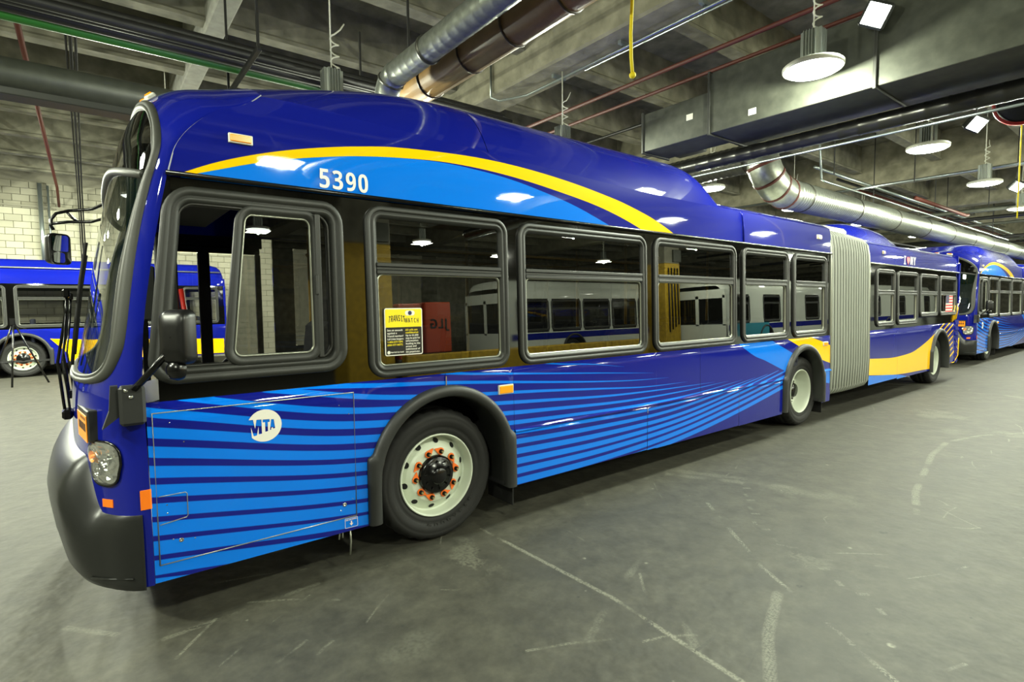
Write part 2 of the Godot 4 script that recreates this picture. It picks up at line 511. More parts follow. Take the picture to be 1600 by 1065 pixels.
# ---------------------------------------------------------------- wheels
func make_wheel(parent: Node, at: Vector3, dished: bool, side := 1, fancy := true) -> Node3D:
	var w := Node3D.new()
	w.name = "wheel"
	parent.add_child(w, true)
	w.position = at
	if side < 0: w.rotation.y = PI
	var I := Transform3D.IDENTITY
	var t := MB.new().smooth(true)
	var N := 96
	var prof := [[.298, -.02], [.305, .0], [.32, .012], [.34, .016], [.352, .012], [.36, .020], [.385, .030], [.41, .033], [.418, .029], [.426, .032], [.445, .026], [.462, .012], [.474, -.012], [.485, -.035], [.487, -.075], [.476, -.08], [.476, -.09], [.487, -.095], [.487, -.15], [.476, -.155], [.476, -.165], [.487, -.17], [.487, -.225], [.476, -.23], [.476, -.24], [.485, -.245], [.474, -.30], [.44, -.33], [.36, -.33], [.30, -.30]]
	var rows := []
	for pi in prof.size():
		var row := PackedVector3Array()
		for k in N + 1:
			var a := TAU * (k % N) / N
			var r: float = prof[pi][0]
			if (pi >= 12 and pi <= 14 or pi >= 25 and pi <= 26) and (k % N) % 3 == 0: r -= .011
			row.append(Vector3(cos(a) * r, sin(a) * r, prof[pi][1]))
		rows.append(row)
	t.grid(rows)
	part(w, "tire", t, M.rubber)
	var rim := MB.new().smooth(true)
	if not dished:
		rim.lathe([Vector2(.296, -.02), Vector2(.306, .006), Vector2(.302, .016), Vector2(.294, .014), Vector2(.288, -.004), Vector2(.283, -.072), Vector2(.277, -.086), Vector2(.270, -.082), Vector2(.212, -.040), Vector2(.205, -.032), Vector2(.198, -.028), Vector2(.10, -.028), Vector2(.0, -.028)], 64, I)
		part(w, "rim", rim, M.white_steel)
		var dir := Vector2(.058, -.042).normalized()
		for k in 10:
			var a := TAU * (k + 0.35) / 10
			var h := MB.new().smooth(true)
			var c := Vector3(cos(a) * .243, sin(a) * .243, -.0625)
			var bas := Basis(Vector3(-sin(a), cos(a), 0), Vector3(cos(a) * dir.x, sin(a) * dir.x, dir.y), Vector3.ZERO)
			bas.z = bas.y.cross(bas.x)
			h.lathe([Vector2(.023, .0005), Vector2(.0235, .003), Vector2(.026, .004), Vector2(.0275, .001)], 18, Transform3D(bas, c))
			var rm := part(w, "hand_hole_rim", h, M.white_steel)
			var h2 := MB.new().smooth(true)
			h2.lathe([Vector2(.024, .002), Vector2(.0, .002)], 18, Transform3D(bas, c))
			part(w, "hand_hole", h2, M.black)
		if fancy:
			var word := "GOODYEAR"
			for k in word.length():
				var a := deg_to_rad(-104.0 + 9.0 * k)
				var tl := part(w, "tire_letter", text_mesh(word[k], .055, .002, true), M.rubber_letter)
				tl.position = Vector3(cos(a) * .365, sin(a) * .365, .024)
				tl.rotation.z = a + PI / 2
		var hub := MB.new().smooth(true)
		hub.lathe([Vector2(.142, -.028), Vector2(.142, -.008), Vector2(.137, .0), Vector2(.131, .008), Vector2(.120, .013), Vector2(.094, .014), Vector2(.090, .020), Vector2(.066, .022), Vector2(.062, .036), Vector2(.050, .044), Vector2(.02, .048), Vector2(0, .049)], 48, I)
		part(w, "hub", hub, M.gloss_black)
		if fancy:
			for k in 10:
				var a := TAU * (k + .5) / 10 + .1
				var b := MB.new()
				b.lathe([Vector2(.0075, .012), Vector2(.0075, .023), Vector2(0, .023)], 6, Transform3D(Basis.IDENTITY, Vector3(cos(a) * .106, sin(a) * .106, 0)))
				part(w, "hub_bolt", b, M.gloss_black)
		for k in 10:
			var a := TAU * (k + .1) / 10
			var c := Vector3(cos(a) * .170, sin(a) * .170, -.028)
			var nb := MB.new().smooth(true)
			nb.lathe([Vector2(.021, .0), Vector2(.021, .010), Vector2(.016, .012), Vector2(.0155, .03), Vector2(.012, .034), Vector2(.0, .034)], 14, Transform3D(Basis.IDENTITY, c))
			part(w, "wheel_nut", nb, M.nut)
			if fancy:
				var st_ := MB.new()
				st_.lathe([Vector2(.008, .034), Vector2(.008, .042), Vector2(0, .043)], 10, Transform3D(Basis.IDENTITY, c))
				part(w, "stud_tip", st_, M.brass)
			var pts := PackedVector2Array()
			var dirn := a + PI / 2 * (1 if k % 2 == 0 else -1) + (.35 if k % 3 == 0 else -.2)
			for j in 13:
				var b := dirn + deg_to_rad(60 + j * 20)
				pts.append(Vector2(cos(b), sin(b)) * .0265)
			pts.append(Vector2(cos(dirn), sin(dirn)) * .058)
			var ib := MB.new()
			ib.prism(pts, .006, Transform3D(Basis.IDENTITY, c + Vector3(0, 0, .006)))
			part(w, "nut_indicator", ib, M.orange)
	else:
		rim.lathe([Vector2(.296, -.02), Vector2(.306, .006), Vector2(.302, .016), Vector2(.294, .014), Vector2(.286, -.01), Vector2(.272, -.03), Vector2(.266, -.10), Vector2(.252, -.115), Vector2(.250, -.15), Vector2(.215, -.165), Vector2(.17, -.16), Vector2(.155, -.18), Vector2(.0, -.18)], 64, I)
		part(w, "rim", rim, M.white_steel)
		for k in 10:
			var a := TAU * (k + .35) / 10
			var h := MB.new().smooth(true)
			h.lathe([Vector2(.022, .0), Vector2(.0, .0)], 16, Transform3D(Basis.IDENTITY, Vector3(cos(a) * .226, sin(a) * .226, -.159)))
			part(w, "hand_hole", h, M.black)
			var nb := MB.new().smooth(true)
			nb.lathe([Vector2(.017, -.165), Vector2(.016, -.13), Vector2(0, -.13)], 8, Transform3D(Basis.IDENTITY, Vector3(cos(a) * .148, sin(a) * .148, 0)))
			part(w, "wheel_nut", nb, M.nut)
		var hub := MB.new().smooth(true)
		hub.lathe([Vector2(.11, -.18), Vector2(.108, -.10), Vector2(.09, -.07), Vector2(0, -.065)], 32, I)
		part(w, "hub", hub, M.gloss_black)
		var va := MB.new().smooth(true)
		va.lathe([Vector2(.013, -.10), Vector2(.013, -.06), Vector2(.0, -.06)], 10, Transform3D(Basis.IDENTITY, Vector3(-.235, -.02, 0)))
		part(w, "valve_cap", va, M.black)
	return w

# flare round a wheel opening with straight legs
func make_arch(parent: Node, cx: float, y_leg: float, legs := true, side := 1):
	var mb := MB.new().smooth(true)
	var outer := []; var inner := []
	outer.append(Vector2(-.605, .30)); inner.append(Vector2(-.517, .30))
	outer.append(Vector2(-.605, .50)); inner.append(Vector2(-.517, .52))
	outer.append(Vector2(-.605, y_leg - .03)); inner.append(Vector2(-.512, .62))
	outer.append(Vector2(-.600, y_leg)); inner.append(Vector2(-.508, .65))
	outer.append(Vector2(-.575, y_leg + .015)); inner.append(Vector2(-.500, .68))
	for k in 33:
		var a := deg_to_rad(160.0 - 140.0 * k / 32.0)
		outer.append(Vector2(cos(a) * .600, .56 + sin(a) * .600))
		inner.append(Vector2(cos(a) * .518, .56 + sin(a) * .518))
	outer.append(Vector2(.585, y_leg + .01)); inner.append(Vector2(.500, .68))
	outer.append(Vector2(.615, y_leg - .02)); inner.append(Vector2(.508, .65))
	outer.append(Vector2(.62, y_leg - .05)); inner.append(Vector2(.512, .62))
	outer.append(Vector2(.62, .50)); inner.append(Vector2(.53, .52))
	outer.append(Vector2(.62, .305)); inner.append(Vector2(.53, .305))
	var P := []
	for i in outer.size():
		var row := PackedVector3Array()
		for pr in [[0.0, 0.0], [.02, .022], [.15, .040], [.45, .048], [.8, .044], [.95, .034], [1.0, .0], [1.0, -.25]]:
			var o: Vector2 = outer[i].lerp(inner[i], pr[0])
			var z: float = side_z(o.y) + pr[1]
			row.append(Vector3(cx + o.x, o.y, z if side > 0 else -2 * HALF - z))
		P.append(row)
	mb.grid(P)
	var arch := part(parent, "wheel_arch", mb, M.flare)
	# dark wheel housing
	var h := MB.new().smooth(true)
	P = []
	for k in 25:
		var a := deg_to_rad(205.0 - 230.0 * k / 24.0)
		var row := PackedVector3Array()
		for z in [-.02, -.3, -.62]:
			row.append(Vector3(cx + cos(a) * .575, .56 + sin(a) * .575, z if side > 0 else -2 * HALF - z))
		row.append(Vector3(cx, .56, -.62 if side > 0 else -2 * HALF + .62))
		P.append(row)
	h.grid(P)
	part(arch, "wheel_housing", h, M.black)

const FRAME_PROF := [[0.0, -.012], [.0, .006], [.006, .014], [.028, .017], [.034, .012], [.036, .006], [.042, .006], [.048, .013], [.062, .012], [.068, .004], [.080, -.002], [.080, -.02]]

func make_window(parent: Node, r: Array, bar_y: float, side := 1, tint = null) -> Node3D:
	var f := part(parent, "side_window", ring(r, .115, FRAME_PROF, 0.0, side), M.frame)
	var g: Material = tint if tint != null else M.tint
	var up := [r[0] + .07, bar_y + .02, r[2] - .07, r[3] - .07]
	var lo := [r[0] + .085, r[1] + .085, r[2] - .085, bar_y - .05]
	part(f, "upper_pane", pane(up, .05, -.012, 0, side), g)
	part(f, "lower_pane", pane(lo, .045, -.016, 0, side), g)
	var b := MB.new()
	for k in [[bar_y + .012, .026, .008], [bar_y - .012, .022, .0], [bar_y - .036, .026, .006]]:
		var z: float = side_z(k[0]) + k[2] - .008
		b.cbox(Vector3((r[0] + r[2]) / 2, k[0], z if side > 0 else -2 * HALF - z), Vector3(r[2] - r[0] - .14, k[1], .03), .004)
	part(f, "transom_bar", b, M.frame)
	var bead := ring([r[0] + .07, r[1] + .07, r[2] - .07, bar_y - .04], .055, [[.0, -.016], [.004, -.004], [.012, -.002], [.016, -.014]], 0, side)
	part(f, "glazing_bead", bead, M.bead)
	return f

# ---------------------------------------------------------------- the articulated bus
const WINS := [[1.42, 1.255, 2.57, 2.378], [2.674, 1.25, 4.262, 2.372], [4.37, 1.25, 5.89, 2.376], [6.02, 1.255, 7.178, 2.372], [7.30, 1.255, 8.33, 2.366]]

func make_bus() -> Node3D:
	var bus := thing("articulated_bus", "long blue articulated city bus with gold arc and number 5390 parked along the bay", "bus")
	var tA := [0.2, 4.4]; var tB := [4.4, 8.6]
	var ARCH := [1.985, 7.63]
	var matA := paint(Color.WHITE, livery_lower(0.2, 4.4, 2048))
	var matB := paint(Color.WHITE, livery_lower(4.4, 8.6, 2048))
	var matU := paint(Color.WHITE, livery_upper())
	var matR := paint(Color.WHITE, livery_rear())
	# lower side panels, each its own sheet
	part(bus, "front_side_panel", lower_panel(.212, 1.384, .295, 1.24, ARCH, tA), matA)
	part(bus, "arch_panel", lower_panel(1.384, 1.984, .295, 1.24, ARCH, tA), matA)
	part(bus, "arch_panel", lower_panel(1.988, 2.6, .295, 1.24, ARCH, tA), matA)
	part(bus, "side_panel", lower_panel(2.602, 4.4, .735, 1.24, [], tA), matA)
	part(bus, "side_panel", lower_panel(4.4, 5.160, .735, 1.24, [], tB), matB)
	part(bus, "side_panel", lower_panel(5.164, 7.06, .735, 1.24, ARCH, tB), matB)
	part(bus, "skirt_panel", lower_panel(2.602, 4.258, .295, .722, [], tA), matA)
	part(bus, "skirt_panel", lower_panel(4.264, 4.4, .290, .722, [], tA), matA)
	part(bus, "skirt_panel", lower_panel(4.4, 5.958, .285, .722, [], tB), matB)
	part(bus, "skirt_panel", lower_panel(5.964, 7.06, .28, .722, ARCH, tB), matB)
	part(bus, "arch_panel", lower_panel(7.06, 8.478, .285, 1.24, ARCH, tB), matB)
	# fold at the rub line
	for seg in [[2.602, 4.4, tA, matA], [4.4, 7.06, tB, matB], [8.2, 8.478, tB, matB]]:
		var mb := MB.new().smooth(true)
		var P := []; var U := []
		for i in 41:
			var x: float = lerpf(seg[0], seg[1], i / 40.0)
			var row := PackedVector3Array(); var ur := PackedVector2Array()
			for k in [[.752, .0], [.746, .012], [.736, .017], [.726, .013], [.722, .002], [.718, -.008]]:
				row.append(Vector3(x, k[0], k[1])); ur.append(Vector2((x - seg[2][0]) / 4.2, 1 - (k[0] - .25) / 1.05))
			P.append(row); U.append(ur)
		mb.grid(P, U)
		part(bus, "rub_rail", mb, seg[3])
	# upper panels
	part(bus, "upper_panel", upper_panel(.362, 5.5, 2.41, 0.0, [.3, 5.5]), matU)
	part(bus, "upper_panel", upper_panel(5.5, 6.05, 2.41, 0.0, [.3, 5.5]), M.navy)
	part(bus, "upper_panel", upper_panel(6.062, 8.478, 2.41, 0.0, [.3, 5.5]), M.navy)
	var crown := [[.85, 3.20], [1.4, 3.31], [2.0, 3.372], [2.6, 3.38], [4.6, 3.375], [5.2, 3.37], [5.38, 3.35], [5.48, 3.31], [5.55, 3.22], [5.60, 3.08], [5.63, 2.95], [5.66, 2.93], [5.8, 2.93], [8.5, 2.93]]
	var power := [[.85, 2.5], [1.3, 3.4], [2.0, 4.8], [5.4, 4.8], [5.9, 6.0], [8.5, 6.0]]
	part(bus, "roof_fairing", roof_skin(.85, 2.446, crown, power), M.navy)
	part(bus, "roof_fairing", roof_skin(2.452, 5.8, crown, power), M.navy)
	part(bus, "roof_panel", roof_skin(5.8, 8.478, crown, power), M.navy)
	# right side, plain
	part(bus, "far_side_panel", lower_panel(1.4, 8.478, .29, 1.24, ARCH, [1000, 1001], -1), M.navy)
	part(bus, "far_upper_panel", upper_panel(.362, 8.478, 2.41, 0.0, [.3, 5.5], -1), M.navy)
	# black window band, left: pillars and rails round the openings
	band(bus, WINS, [.217, 1.322, 1.277, 2.37], 8.478)
	make_front(bus)
	make_driver_window(bus)
	for i in WINS.size():
		var w := make_window(bus, WINS[i], 1.985)
		if i == 0: make_sign(w)
	# right side band and windows
	var fb := MB.new()
	var zr := -2 * HALF + .02
	for b in [[1.5, 8.478, 1.245, 1.33], [1.5, 8.478, 2.33, 2.41], [1.5, 1.7, 1.33, 2.33], [3.2, 3.4, 1.33, 2.33], [4.9, 5.1, 1.33, 2.33], [6.6, 6.8, 1.33, 2.33], [8.2, 8.478, 1.33, 2.33]]:
		fb.box(Vector3((b[0] + b[1]) / 2, (b[2] + b[3]) / 2, zr + .02), Vector3(b[1] - b[0], b[3] - b[2], .03))
	part(bus, "far_window_band", fb, M.band)
	for w in [[1.7, 3.2], [3.4, 4.9], [5.1, 6.6], [6.8, 8.2]]:
		part(bus, "far_pane", pane([w[0], 1.33, w[1], 2.33], .03, -.02, 0, -1), M.tint)
	# entrance doors on the far side
	var dr := MB.new()
	for x in [.40, .885, 1.36]:
		dr.cbox(Vector3(x, 1.3, zr + .02), Vector3(.05 if x != .885 else .10, 1.9, .04), .006)
	for y in [.40, 2.28]:
		dr.cbox(Vector3(.88, y, zr + .02), Vector3(1.0, .06, .04), .006)
	var door := part(bus, "entrance_door", dr, M.gloss_black)
	for x in [.63, 1.14]:
		var g := MB.new()
		g.box(Vector3(x, 1.32, zr + .02), Vector3(.42, 1.84, .006))
		part(door, "door_pane", g, M.clear)
	var hd := MB.new()
	hd.box(Vector3(.88, 2.36, zr + .02), Vector3(1.04, .1, .05))
	part(door, "door_header", hd, M.gloss_black)
	# drip rail
	var dp := MB.new().smooth(true)
	dp.tube([Vector3(.352, 2.425, -.022), Vector3(4, 2.418, -.022), Vector3(8.475, 2.415, -.022)], .013, 8)
	part(bus, "drip_rail", dp, M.gloss_black)
	# seams, lamps and print on the left side
	seams(bus)
	lettering(bus)
	markers(bus)
	# wheels
	for w in [[1.972, false], [7.80, true]]:
		make_wheel(bus, Vector3(w[0], .485, -.125), w[1])
		make_wheel(bus, Vector3(w[0], .485, -2 * HALF + .125), w[1], -1, false)
	make_arch(bus, 1.985, .74)
	make_arch(bus, 7.63, .74)
	for x in [2.62, 8.33]:
		var mf := MB.new()
		mf.cbox(Vector3(x, .27, -.22), Vector3(.012, .30, .34), .003)
		part(bus, "mud_flap", mf, M.rubber)
	# underbody
	var ub := MB.new()
	ub.box(Vector3(4.7, .36, -HALF), Vector3(6.9, .10, 1.3))
	ub.box(Vector3(.75, .36, -HALF), Vector3(.9, .10, 2.2))
	ub.box(Vector3(4.55, .40, -HALF), Vector3(3.6, .06, 2.45))
	part(bus, "underbody", ub, M.black)
	interior(bus)
	bellows(bus)
	rear_section(bus, matR)
	return bus

func band(bus: Node, wins: Array, drv: Array, xe: float):
	var ins := .045
	var cells := [[drv[0] + .01 + ins, drv[1] + ins, drv[2] - ins, drv[3] - ins]]
	for w in wins: cells.append([w[0] + ins, w[1] + ins, w[2] - ins, w[3] - ins])
	var x := .22
	for i in cells.size() + 1:
		var x1: float = cells[i][0] if i < cells.size() else xe
		if i > 0:
			var mb := MB.new()
			strip(mb, x, x1, 1.238, 2.412)
			part(bus, "window_pillar", mb, M.band)
		if i < cells.size():
			var c: Array = cells[i]
			var mb := MB.new()
			strip(mb, c[0], c[2], 1.238, c[1])
			part(bus, "sill_strip", mb, M.band)
			var m2 := MB.new()
			strip(m2, c[0] + (.1 if i == 0 else 0.0), c[2], c[3], 2.412)
			part(bus, "head_strip", m2, M.band)
			x = c[2]

func strip(mb: MB, x0: float, x1: float, y0: float, y1: float, dz := -.008):
	mb.quad(Vector3(x0, y0, side_z(y0) + dz), Vector3(x0, y1, side_z(y1) + dz), Vector3(x1, y1, side_z(y1) + dz), Vector3(x1, y0, side_z(y0) + dz))

func make_driver_window(bus: Node):
	var r := [.217, 1.327, 1.277, 2.366]
	var sh := .12
	var f := part(bus, "driver_window", ring(r, .14, [[0.0, -.02], [0.0, .008], [.008, .018], [.04, .020], [.046, .010], [.052, .010], [.06, .016], [.078, .014], [.084, .004], [.095, -.005], [.095, -.04]], sh), M.frame)
	# inner track
	part(f, "window_track", ring([.30, 1.41, 1.19, 2.285], .09, [[0, -.01], [.0, .002], [.008, .004], [.016, .002], [.016, -.03]], .11), M.bead_dark)
	# sliding sash with slanted front edge
	var s := [.575, 1.40, 1.125, 2.30]
	var sash := part(f, "sliding_sash", ring(s, .10, [[0, -.02], [0, .010], [.006, .018], [.036, .018], [.044, .008], [.056, .006], [.056, -.02]], .115), M.frame)
	part(sash, "sash_pane", pane([s[0] + .05, s[1] + .05, s[2] - .05, s[3] - .05], .05, .0, .115), M.sash)
	part(sash, "sash_bead", ring([s[0] + .05, s[1] + .05, s[2] - .05, s[3] - .05], .05, [[0, .004], [.003, .012], [.009, .012], [.012, .002]], .115), M.bead)
	var lk := MB.new()
	lk.cbox(Vector3(1.098, 1.86, .0), Vector3(.018, .12, .02), .004)
	part(sash, "sash_latch", lk, M.frame)
	var post := MB.new()
	post.cbox(Vector3(1.112, 1.85, -.01), Vector3(.03, .86, .03), .005)
	part(f, "sash_post", post, M.frame)
	part(f, "rear_light_pane", pane([1.13, 1.42, 1.195, 2.27], .03, -.02), M.tint)

func make_sign(w: Node):
	# poster behind the lower pane's front corner
	var x0 := 1.535; var x1 := 1.815; var y0 := 1.395; var y1 := 1.712
	var z := -.008
	var b := MB.new()
	b.prism(rrect(x0, y0, x1, y1, .014, 4), .0015, Transform3D(Basis.IDENTITY, Vector3(0, 0, z - .012)))
	var s := part(w, "transit_poster", b, M.sign_white, "yellow and black poster with white border")
	var c := MB.new()
	c.prism(rrect(x0 + .007, 1.585, x1 - .007, y1 - .007, .008, 4), .001, Transform3D(Basis.IDENTITY, Vector3(0, 0, z - .0103)))
	part(s, "poster_head", c, M.sign_yellow)
	c = MB.new()
	c.prism(rrect(x0 + .007, y0 + .007, x1 - .007, 1.585, .008, 4), .001, Transform3D(Basis.IDENTITY, Vector3(0, 0, z - .0103)))
	part(s, "poster_body", c, M.sign_black)
	var zt := z - .0090
	var word := "TRANSIT"
	for k in word.length():
		var o := part(s, "poster_letter", text_mesh(word[k], .058, .0004, true), M.ink)
		o.position = Vector3(x0 + .035 + k * .0178, 1.637 + sin(k * .5) * .008, zt); o.rotation.z = -.16 + .05 * k; o.scale = Vector3(.45, 1, 1)
	word = "WATCH"
	for k in word.length():
		var o := part(s, "poster_letter", text_mesh(word[k], .042, .0004, true), M.ink)
		o.position = Vector3(x0 + .158 + k * .0215, 1.629 - k * .0005, zt); o.rotation.z = .15 - .03 * k; o.scale = Vector3(.55, 1, 1)
	var e := MB.new()
	var eye := PackedVector2Array()
	for k in 16:
		var a := TAU * k / 16
		eye.append(Vector2(x0 + .185 + cos(a) * .038, 1.679 + sin(a) * .020 * absf(sin(a))))
	e.prism(rrect(x0 + .15, 1.662, x0 + .222, 1.696, .0165, 6), .0003, Transform3D(Basis.IDENTITY, Vector3(0, 0, zt - .0002)))
	part(s, "poster_eye", e, M.sign_white)
	e = MB.new()
	e.lathe([Vector2(.0145, .0005), Vector2(0, .0005)], 20, Transform3D(Basis.IDENTITY, Vector3(x0 + .186, 1.679, zt)))
	part(s, "poster_iris", e, M.ink_blue)
	var L := [["See an assault", 0], ["against a", 0], ["Transit worker?", 0], ["Call Crime Stoppers", 0], ["1-800-577-TIPS", 1], ["(800-577-8477)", 1]]
	for k in L.size(): poster_line(s, L[k][0], x0 + .016, 1.565 - k * .0195, zt, .0165, L[k][1], .118)
	L = [["All calls are", 1], ["confidential.", 1], ["Up to $2,000", 0], ["may be paid for", 0], ["information", 0], ["leading to the", 0], ["arrest and", 0], ["indictment of", 0], ["the perpetrator.", 0]]
	for k in L.size(): poster_line(s, L[k][0], x0 + .150, 1.565 - k * .0187, zt, .0165, L[k][1], .108)
	poster_line(s, "New York City Transit", x0 + .04, 1.418, zt, .0135, 0, .095)
	e = MB.new()
	e.lathe([Vector2(.0115, .0005), Vector2(0, .0005)], 20, Transform3D(Basis.IDENTITY, Vector3(x0 + .026, 1.418, zt)))
	part(s, "poster_roundel", e, M.sign_white)

func poster_line(s: Node, txt: String, x: float, y: float, z: float, size: float, yellow: int, maxw: float):
	var t := text_mesh(txt, size, .0004, true)
	t.horizontal_alignment = HORIZONTAL_ALIGNMENT_LEFT
	var o := part(s, "poster_text", t, M.sign_yellow if yellow == 1 else M.sign_white)
	o.position = Vector3(x, y, z)
	var wd := t.get_aabb().size.x
	if wd > maxw: o.scale.x = maxw / wd

func seams(bus: Node):
	# service door outline on the front panel
	var mb := MB.new().smooth(true)
	mb.tube([Vector3(.236, .387, .001), Vector3(.236, 1.187, -.007), Vector3(1.306, 1.182, -.007), Vector3(1.300, .389, .001)], .0035, 6)
	var d := part(bus, "service_door_seam", mb, M.bead)
	mb = MB.new().smooth(true)
	mb.tube([Vector3(1.300, .389, .001), Vector3(.236, .387, .001)], .003, 6)
	part(bus, "service_door_seam", mb, M.bead)
	mb = MB.new().smooth(true)
	mb.tube([Vector3(.245, .75, .001), Vector3(.365, .75, .001), Vector3(.372, .742, .001), Vector3(.372, .625, .001), Vector3(.365, .615, .001), Vector3(.245, .60, .001)], .0025, 6)
	part(bus, "flap_seam", mb, M.bead)
	for c in [[1.225, .475, .014], [.336, .497, .012]]:
		var k := MB.new().smooth(true)
		k.lathe([Vector2(c[2], .0), Vector2(c[2], .003), Vector2(c[2] * .6, .006), Vector2(c[2] * .3, .003), Vector2(0, .002)], 18, Transform3D(Basis.IDENTITY, Vector3(c[0], c[1], .0)))
		part(bus, "door_lock", k, M.chrome)
	for c in [[.31, 1.13], [.37, 1.02], [1.21, 1.11], [1.27, 1.05], [.28, .70], [.28, .655], [.40, .49], [.30, .51], [1.28, .50], [1.20, .44]]:
		var k := MB.new().smooth(true)
		k.lathe([Vector2(.004, .0), Vector2(.003, .002), Vector2(0, .003)], 8, Transform3D(Basis.IDENTITY, Vector3(c[0], c[1], side_z(c[1]))))
		part(bus, "rivet", k, M.chrome)
	for c in [[1.986, 1.16, 1.225], [4.261, .66, .735]]:
		var k := MB.new()
		k.box(Vector3(c[0], (c[1] + c[2]) / 2, .0), Vector3(.008, c[2] - c[1], .006))
		part(bus, "panel_joint", k, M.chrome)
	var k2 := MB.new().smooth(true)
	k2.tube([Vector3(6.056, 2.42, -.028), Vector3(6.056, 2.6, -.036), Vector3(6.056, 2.72, -.05), Vector3(6.056, 2.78, -.066)], .010, 6)
	part(bus, "panel_joint", k2, M.navy)
	# seam of the nose cap
	var pts := []
	for i in 61:
		var t := 6.6 + 5.4 * i / 60.0
		pts.append(Vector3(cat(SEAM, t, 0) + .002, cat(SEAM, t, 1), cat(SEAM, t, 2) + .001))
	k2 = MB.new().smooth(true)
	k2.tube(pts, .0035, 5)
	part(bus, "cap_seam", k2, M.seal)
	# loose bits hanging below the skirt
	k2 = MB.new().smooth(true)
	k2.tube([Vector3(1.262, .31, -.02), Vector3(1.264, .22, -.015), Vector3(1.258, .13, -.02)], .006, 6)
	part(bus, "hanging_chain", k2, M.bead)
	k2 = MB.new().smooth(true)
	k2.tube([Vector3(1.205, .32, -.03), Vector3(1.195, .28, -.025), Vector3(1.188, .25, -.02)], .005, 6)
	k2.tube([Vector3(1.212, .32, -.03), Vector3(1.215, .28, -.025), Vector3(1.212, .255, -.02)], .005, 6)
	part(bus, "air_line", k2, M.bead)

func lettering(bus: Node):
	var digits := "5390"
	var xs := [1.175, 1.258, 1.340, 1.420]
	for k in 4:
		var t := text_mesh(digits[k], .160, .002, true)
		var o := part(bus, "fleet_digit", t, M.sign_white)
		o.position = Vector3(xs[k], 2.502, -.0335)
		o.rotation.x = -.05
		o.scale = Vector3(.82, 1, 1)
	# round emblem with cut-out letters
	var cx := .772; var cy := 1.048; var R := .093
	var to := func(u: float, v: float) -> Vector2: return Vector2(cx + (u - 495.0) / 315.0 * R * .97, cy - (v - 535.0) / 322.0 * R)
	var disc := PackedVector2Array()
	for k in 60:
		var a := TAU * k / 60 + .02
		disc.append(Vector2(cx + cos(a) * R, cy + sin(a) * R))
	var letters := [
		[[120, 385], [282, 392], [315, 570], [345, 400], [440, 405], [440, 690], [378, 700], [378, 545], [345, 712], [285, 722], [240, 545], [250, 745], [120, 780]],
		[[460, 412], [592, 418], [592, 475], [556, 475], [556, 655], [502, 666], [502, 470], [460, 470]],
		[[620, 425], [672, 430], [692, 612], [652, 622], [648, 592], [618, 600], [612, 636], [590, 640]]]
	for i in disc.size(): disc[i] = disc[i] * 1000.0
	var polys := [disc]
	for l in letters:
		var lp := PackedVector2Array()
		for q in l: lp.append(to.call(q[0], q[1]) * 1000.0)
		var nx := []
		for pz in polys:
			for r in Geometry2D.clip_polygons(pz, lp):
				nx.append(r)
		# a letter wholly inside leaves a hole: split the disc along a hairline through the letter first
		polys = join_holes(nx)
	var mb := MB.new()
	for pz in polys:
		if pz.size() > 2: mb.prism(pz, 1.5, Transform3D(Basis.from_scale(Vector3.ONE * .001), Vector3(0, 0, side_z(cy) + .0015)))
	part(bus, "round_emblem", mb, M.sign_white, "white round emblem reading MTA")
	# small service label at the skirt
	mb = MB.new()
	var rr := rrect(1.222, .318, 1.306, .382, .006, 3)
	var ri := rrect(1.2245, .3205, 1.3035, .3795, .004, 3)
	for k in rr.size():
		var n := (k + 1) % rr.size()
		mb.quad(Vector3(rr[k].x, rr[k].y, .0015), Vector3(ri[k].x, ri[k].y, .0015), Vector3(ri[n].x, ri[n].y, .0015), Vector3(rr[n].x, rr[n].y, .0015))
	mb.prism(PackedVector2Array([Vector2(1.260, .360), Vector2(1.260, .345), Vector2(1.252, .345), Vector2(1.264, .330), Vector2(1.276, .345), Vector2(1.268, .345), Vector2(1.268, .360)]), .001, Transform3D(Basis.IDENTITY, Vector3(0, 0, .001)))
	var lb := part(bus, "service_label", mb, M.sign_white, "small white outlined label with down arrow")
	var o := part(lb, "label_text", text_mesh("AIR TANK DRAINS", .0135, .0005, true), M.sign_white)
	o.position = Vector3(1.264, .370, .0015); o.scale.x = .62

func join_holes(polys: Array) -> Array:
	var outs := []; var holes := []
	for pz in polys:
		if Geometry2D.is_polygon_clockwise(pz): holes.append(pz)
		else: outs.append(pz)
	for h in holes:
		for i in outs.size():
			var o: PackedVector2Array = outs[i]
			if not Geometry2D.is_point_in_polygon(h[0], o): continue
			var best := [INF, 0, 0]
			for a in o.size():
				for b in h.size():
					var d := o[a].distance_to(h[b])
					if d < best[0]: best = [d, a, b]
			var r := PackedVector2Array()
			for k in best[1] + 1: r.append(o[k])
			for k in h.size() + 1: r.append(h[(best[2] + k) % h.size()] + (Vector2(.00002, .00002) if k == h.size() else Vector2.ZERO))
			r.append(o[best[1]] + Vector2(.00002, .00002))
			for k in range(best[1] + 1, o.size()): r.append(o[k])
			outs[i] = r
			break
	return outs

func marker(bus: Node, x0: float, x1: float, y0: float, y1: float, z: float):
	var b := MB.new()
	b.cbox(Vector3((x0 + x1) / 2, (y0 + y1) / 2, z + .004), Vector3(x1 - x0, y1 - y0, .016), .003)
	var o := part(bus, "marker_lamp", b, M.bezel, "amber marker lamp in a pale bezel")
	var l := MB.new()
	l.cbox(Vector3((x0 + x1) / 2, (y0 + y1) / 2, z + .012), Vector3(x1 - x0 - .016, y1 - y0 - .014, .014), .004)
	part(o, "amber_lens", l, M.amber)

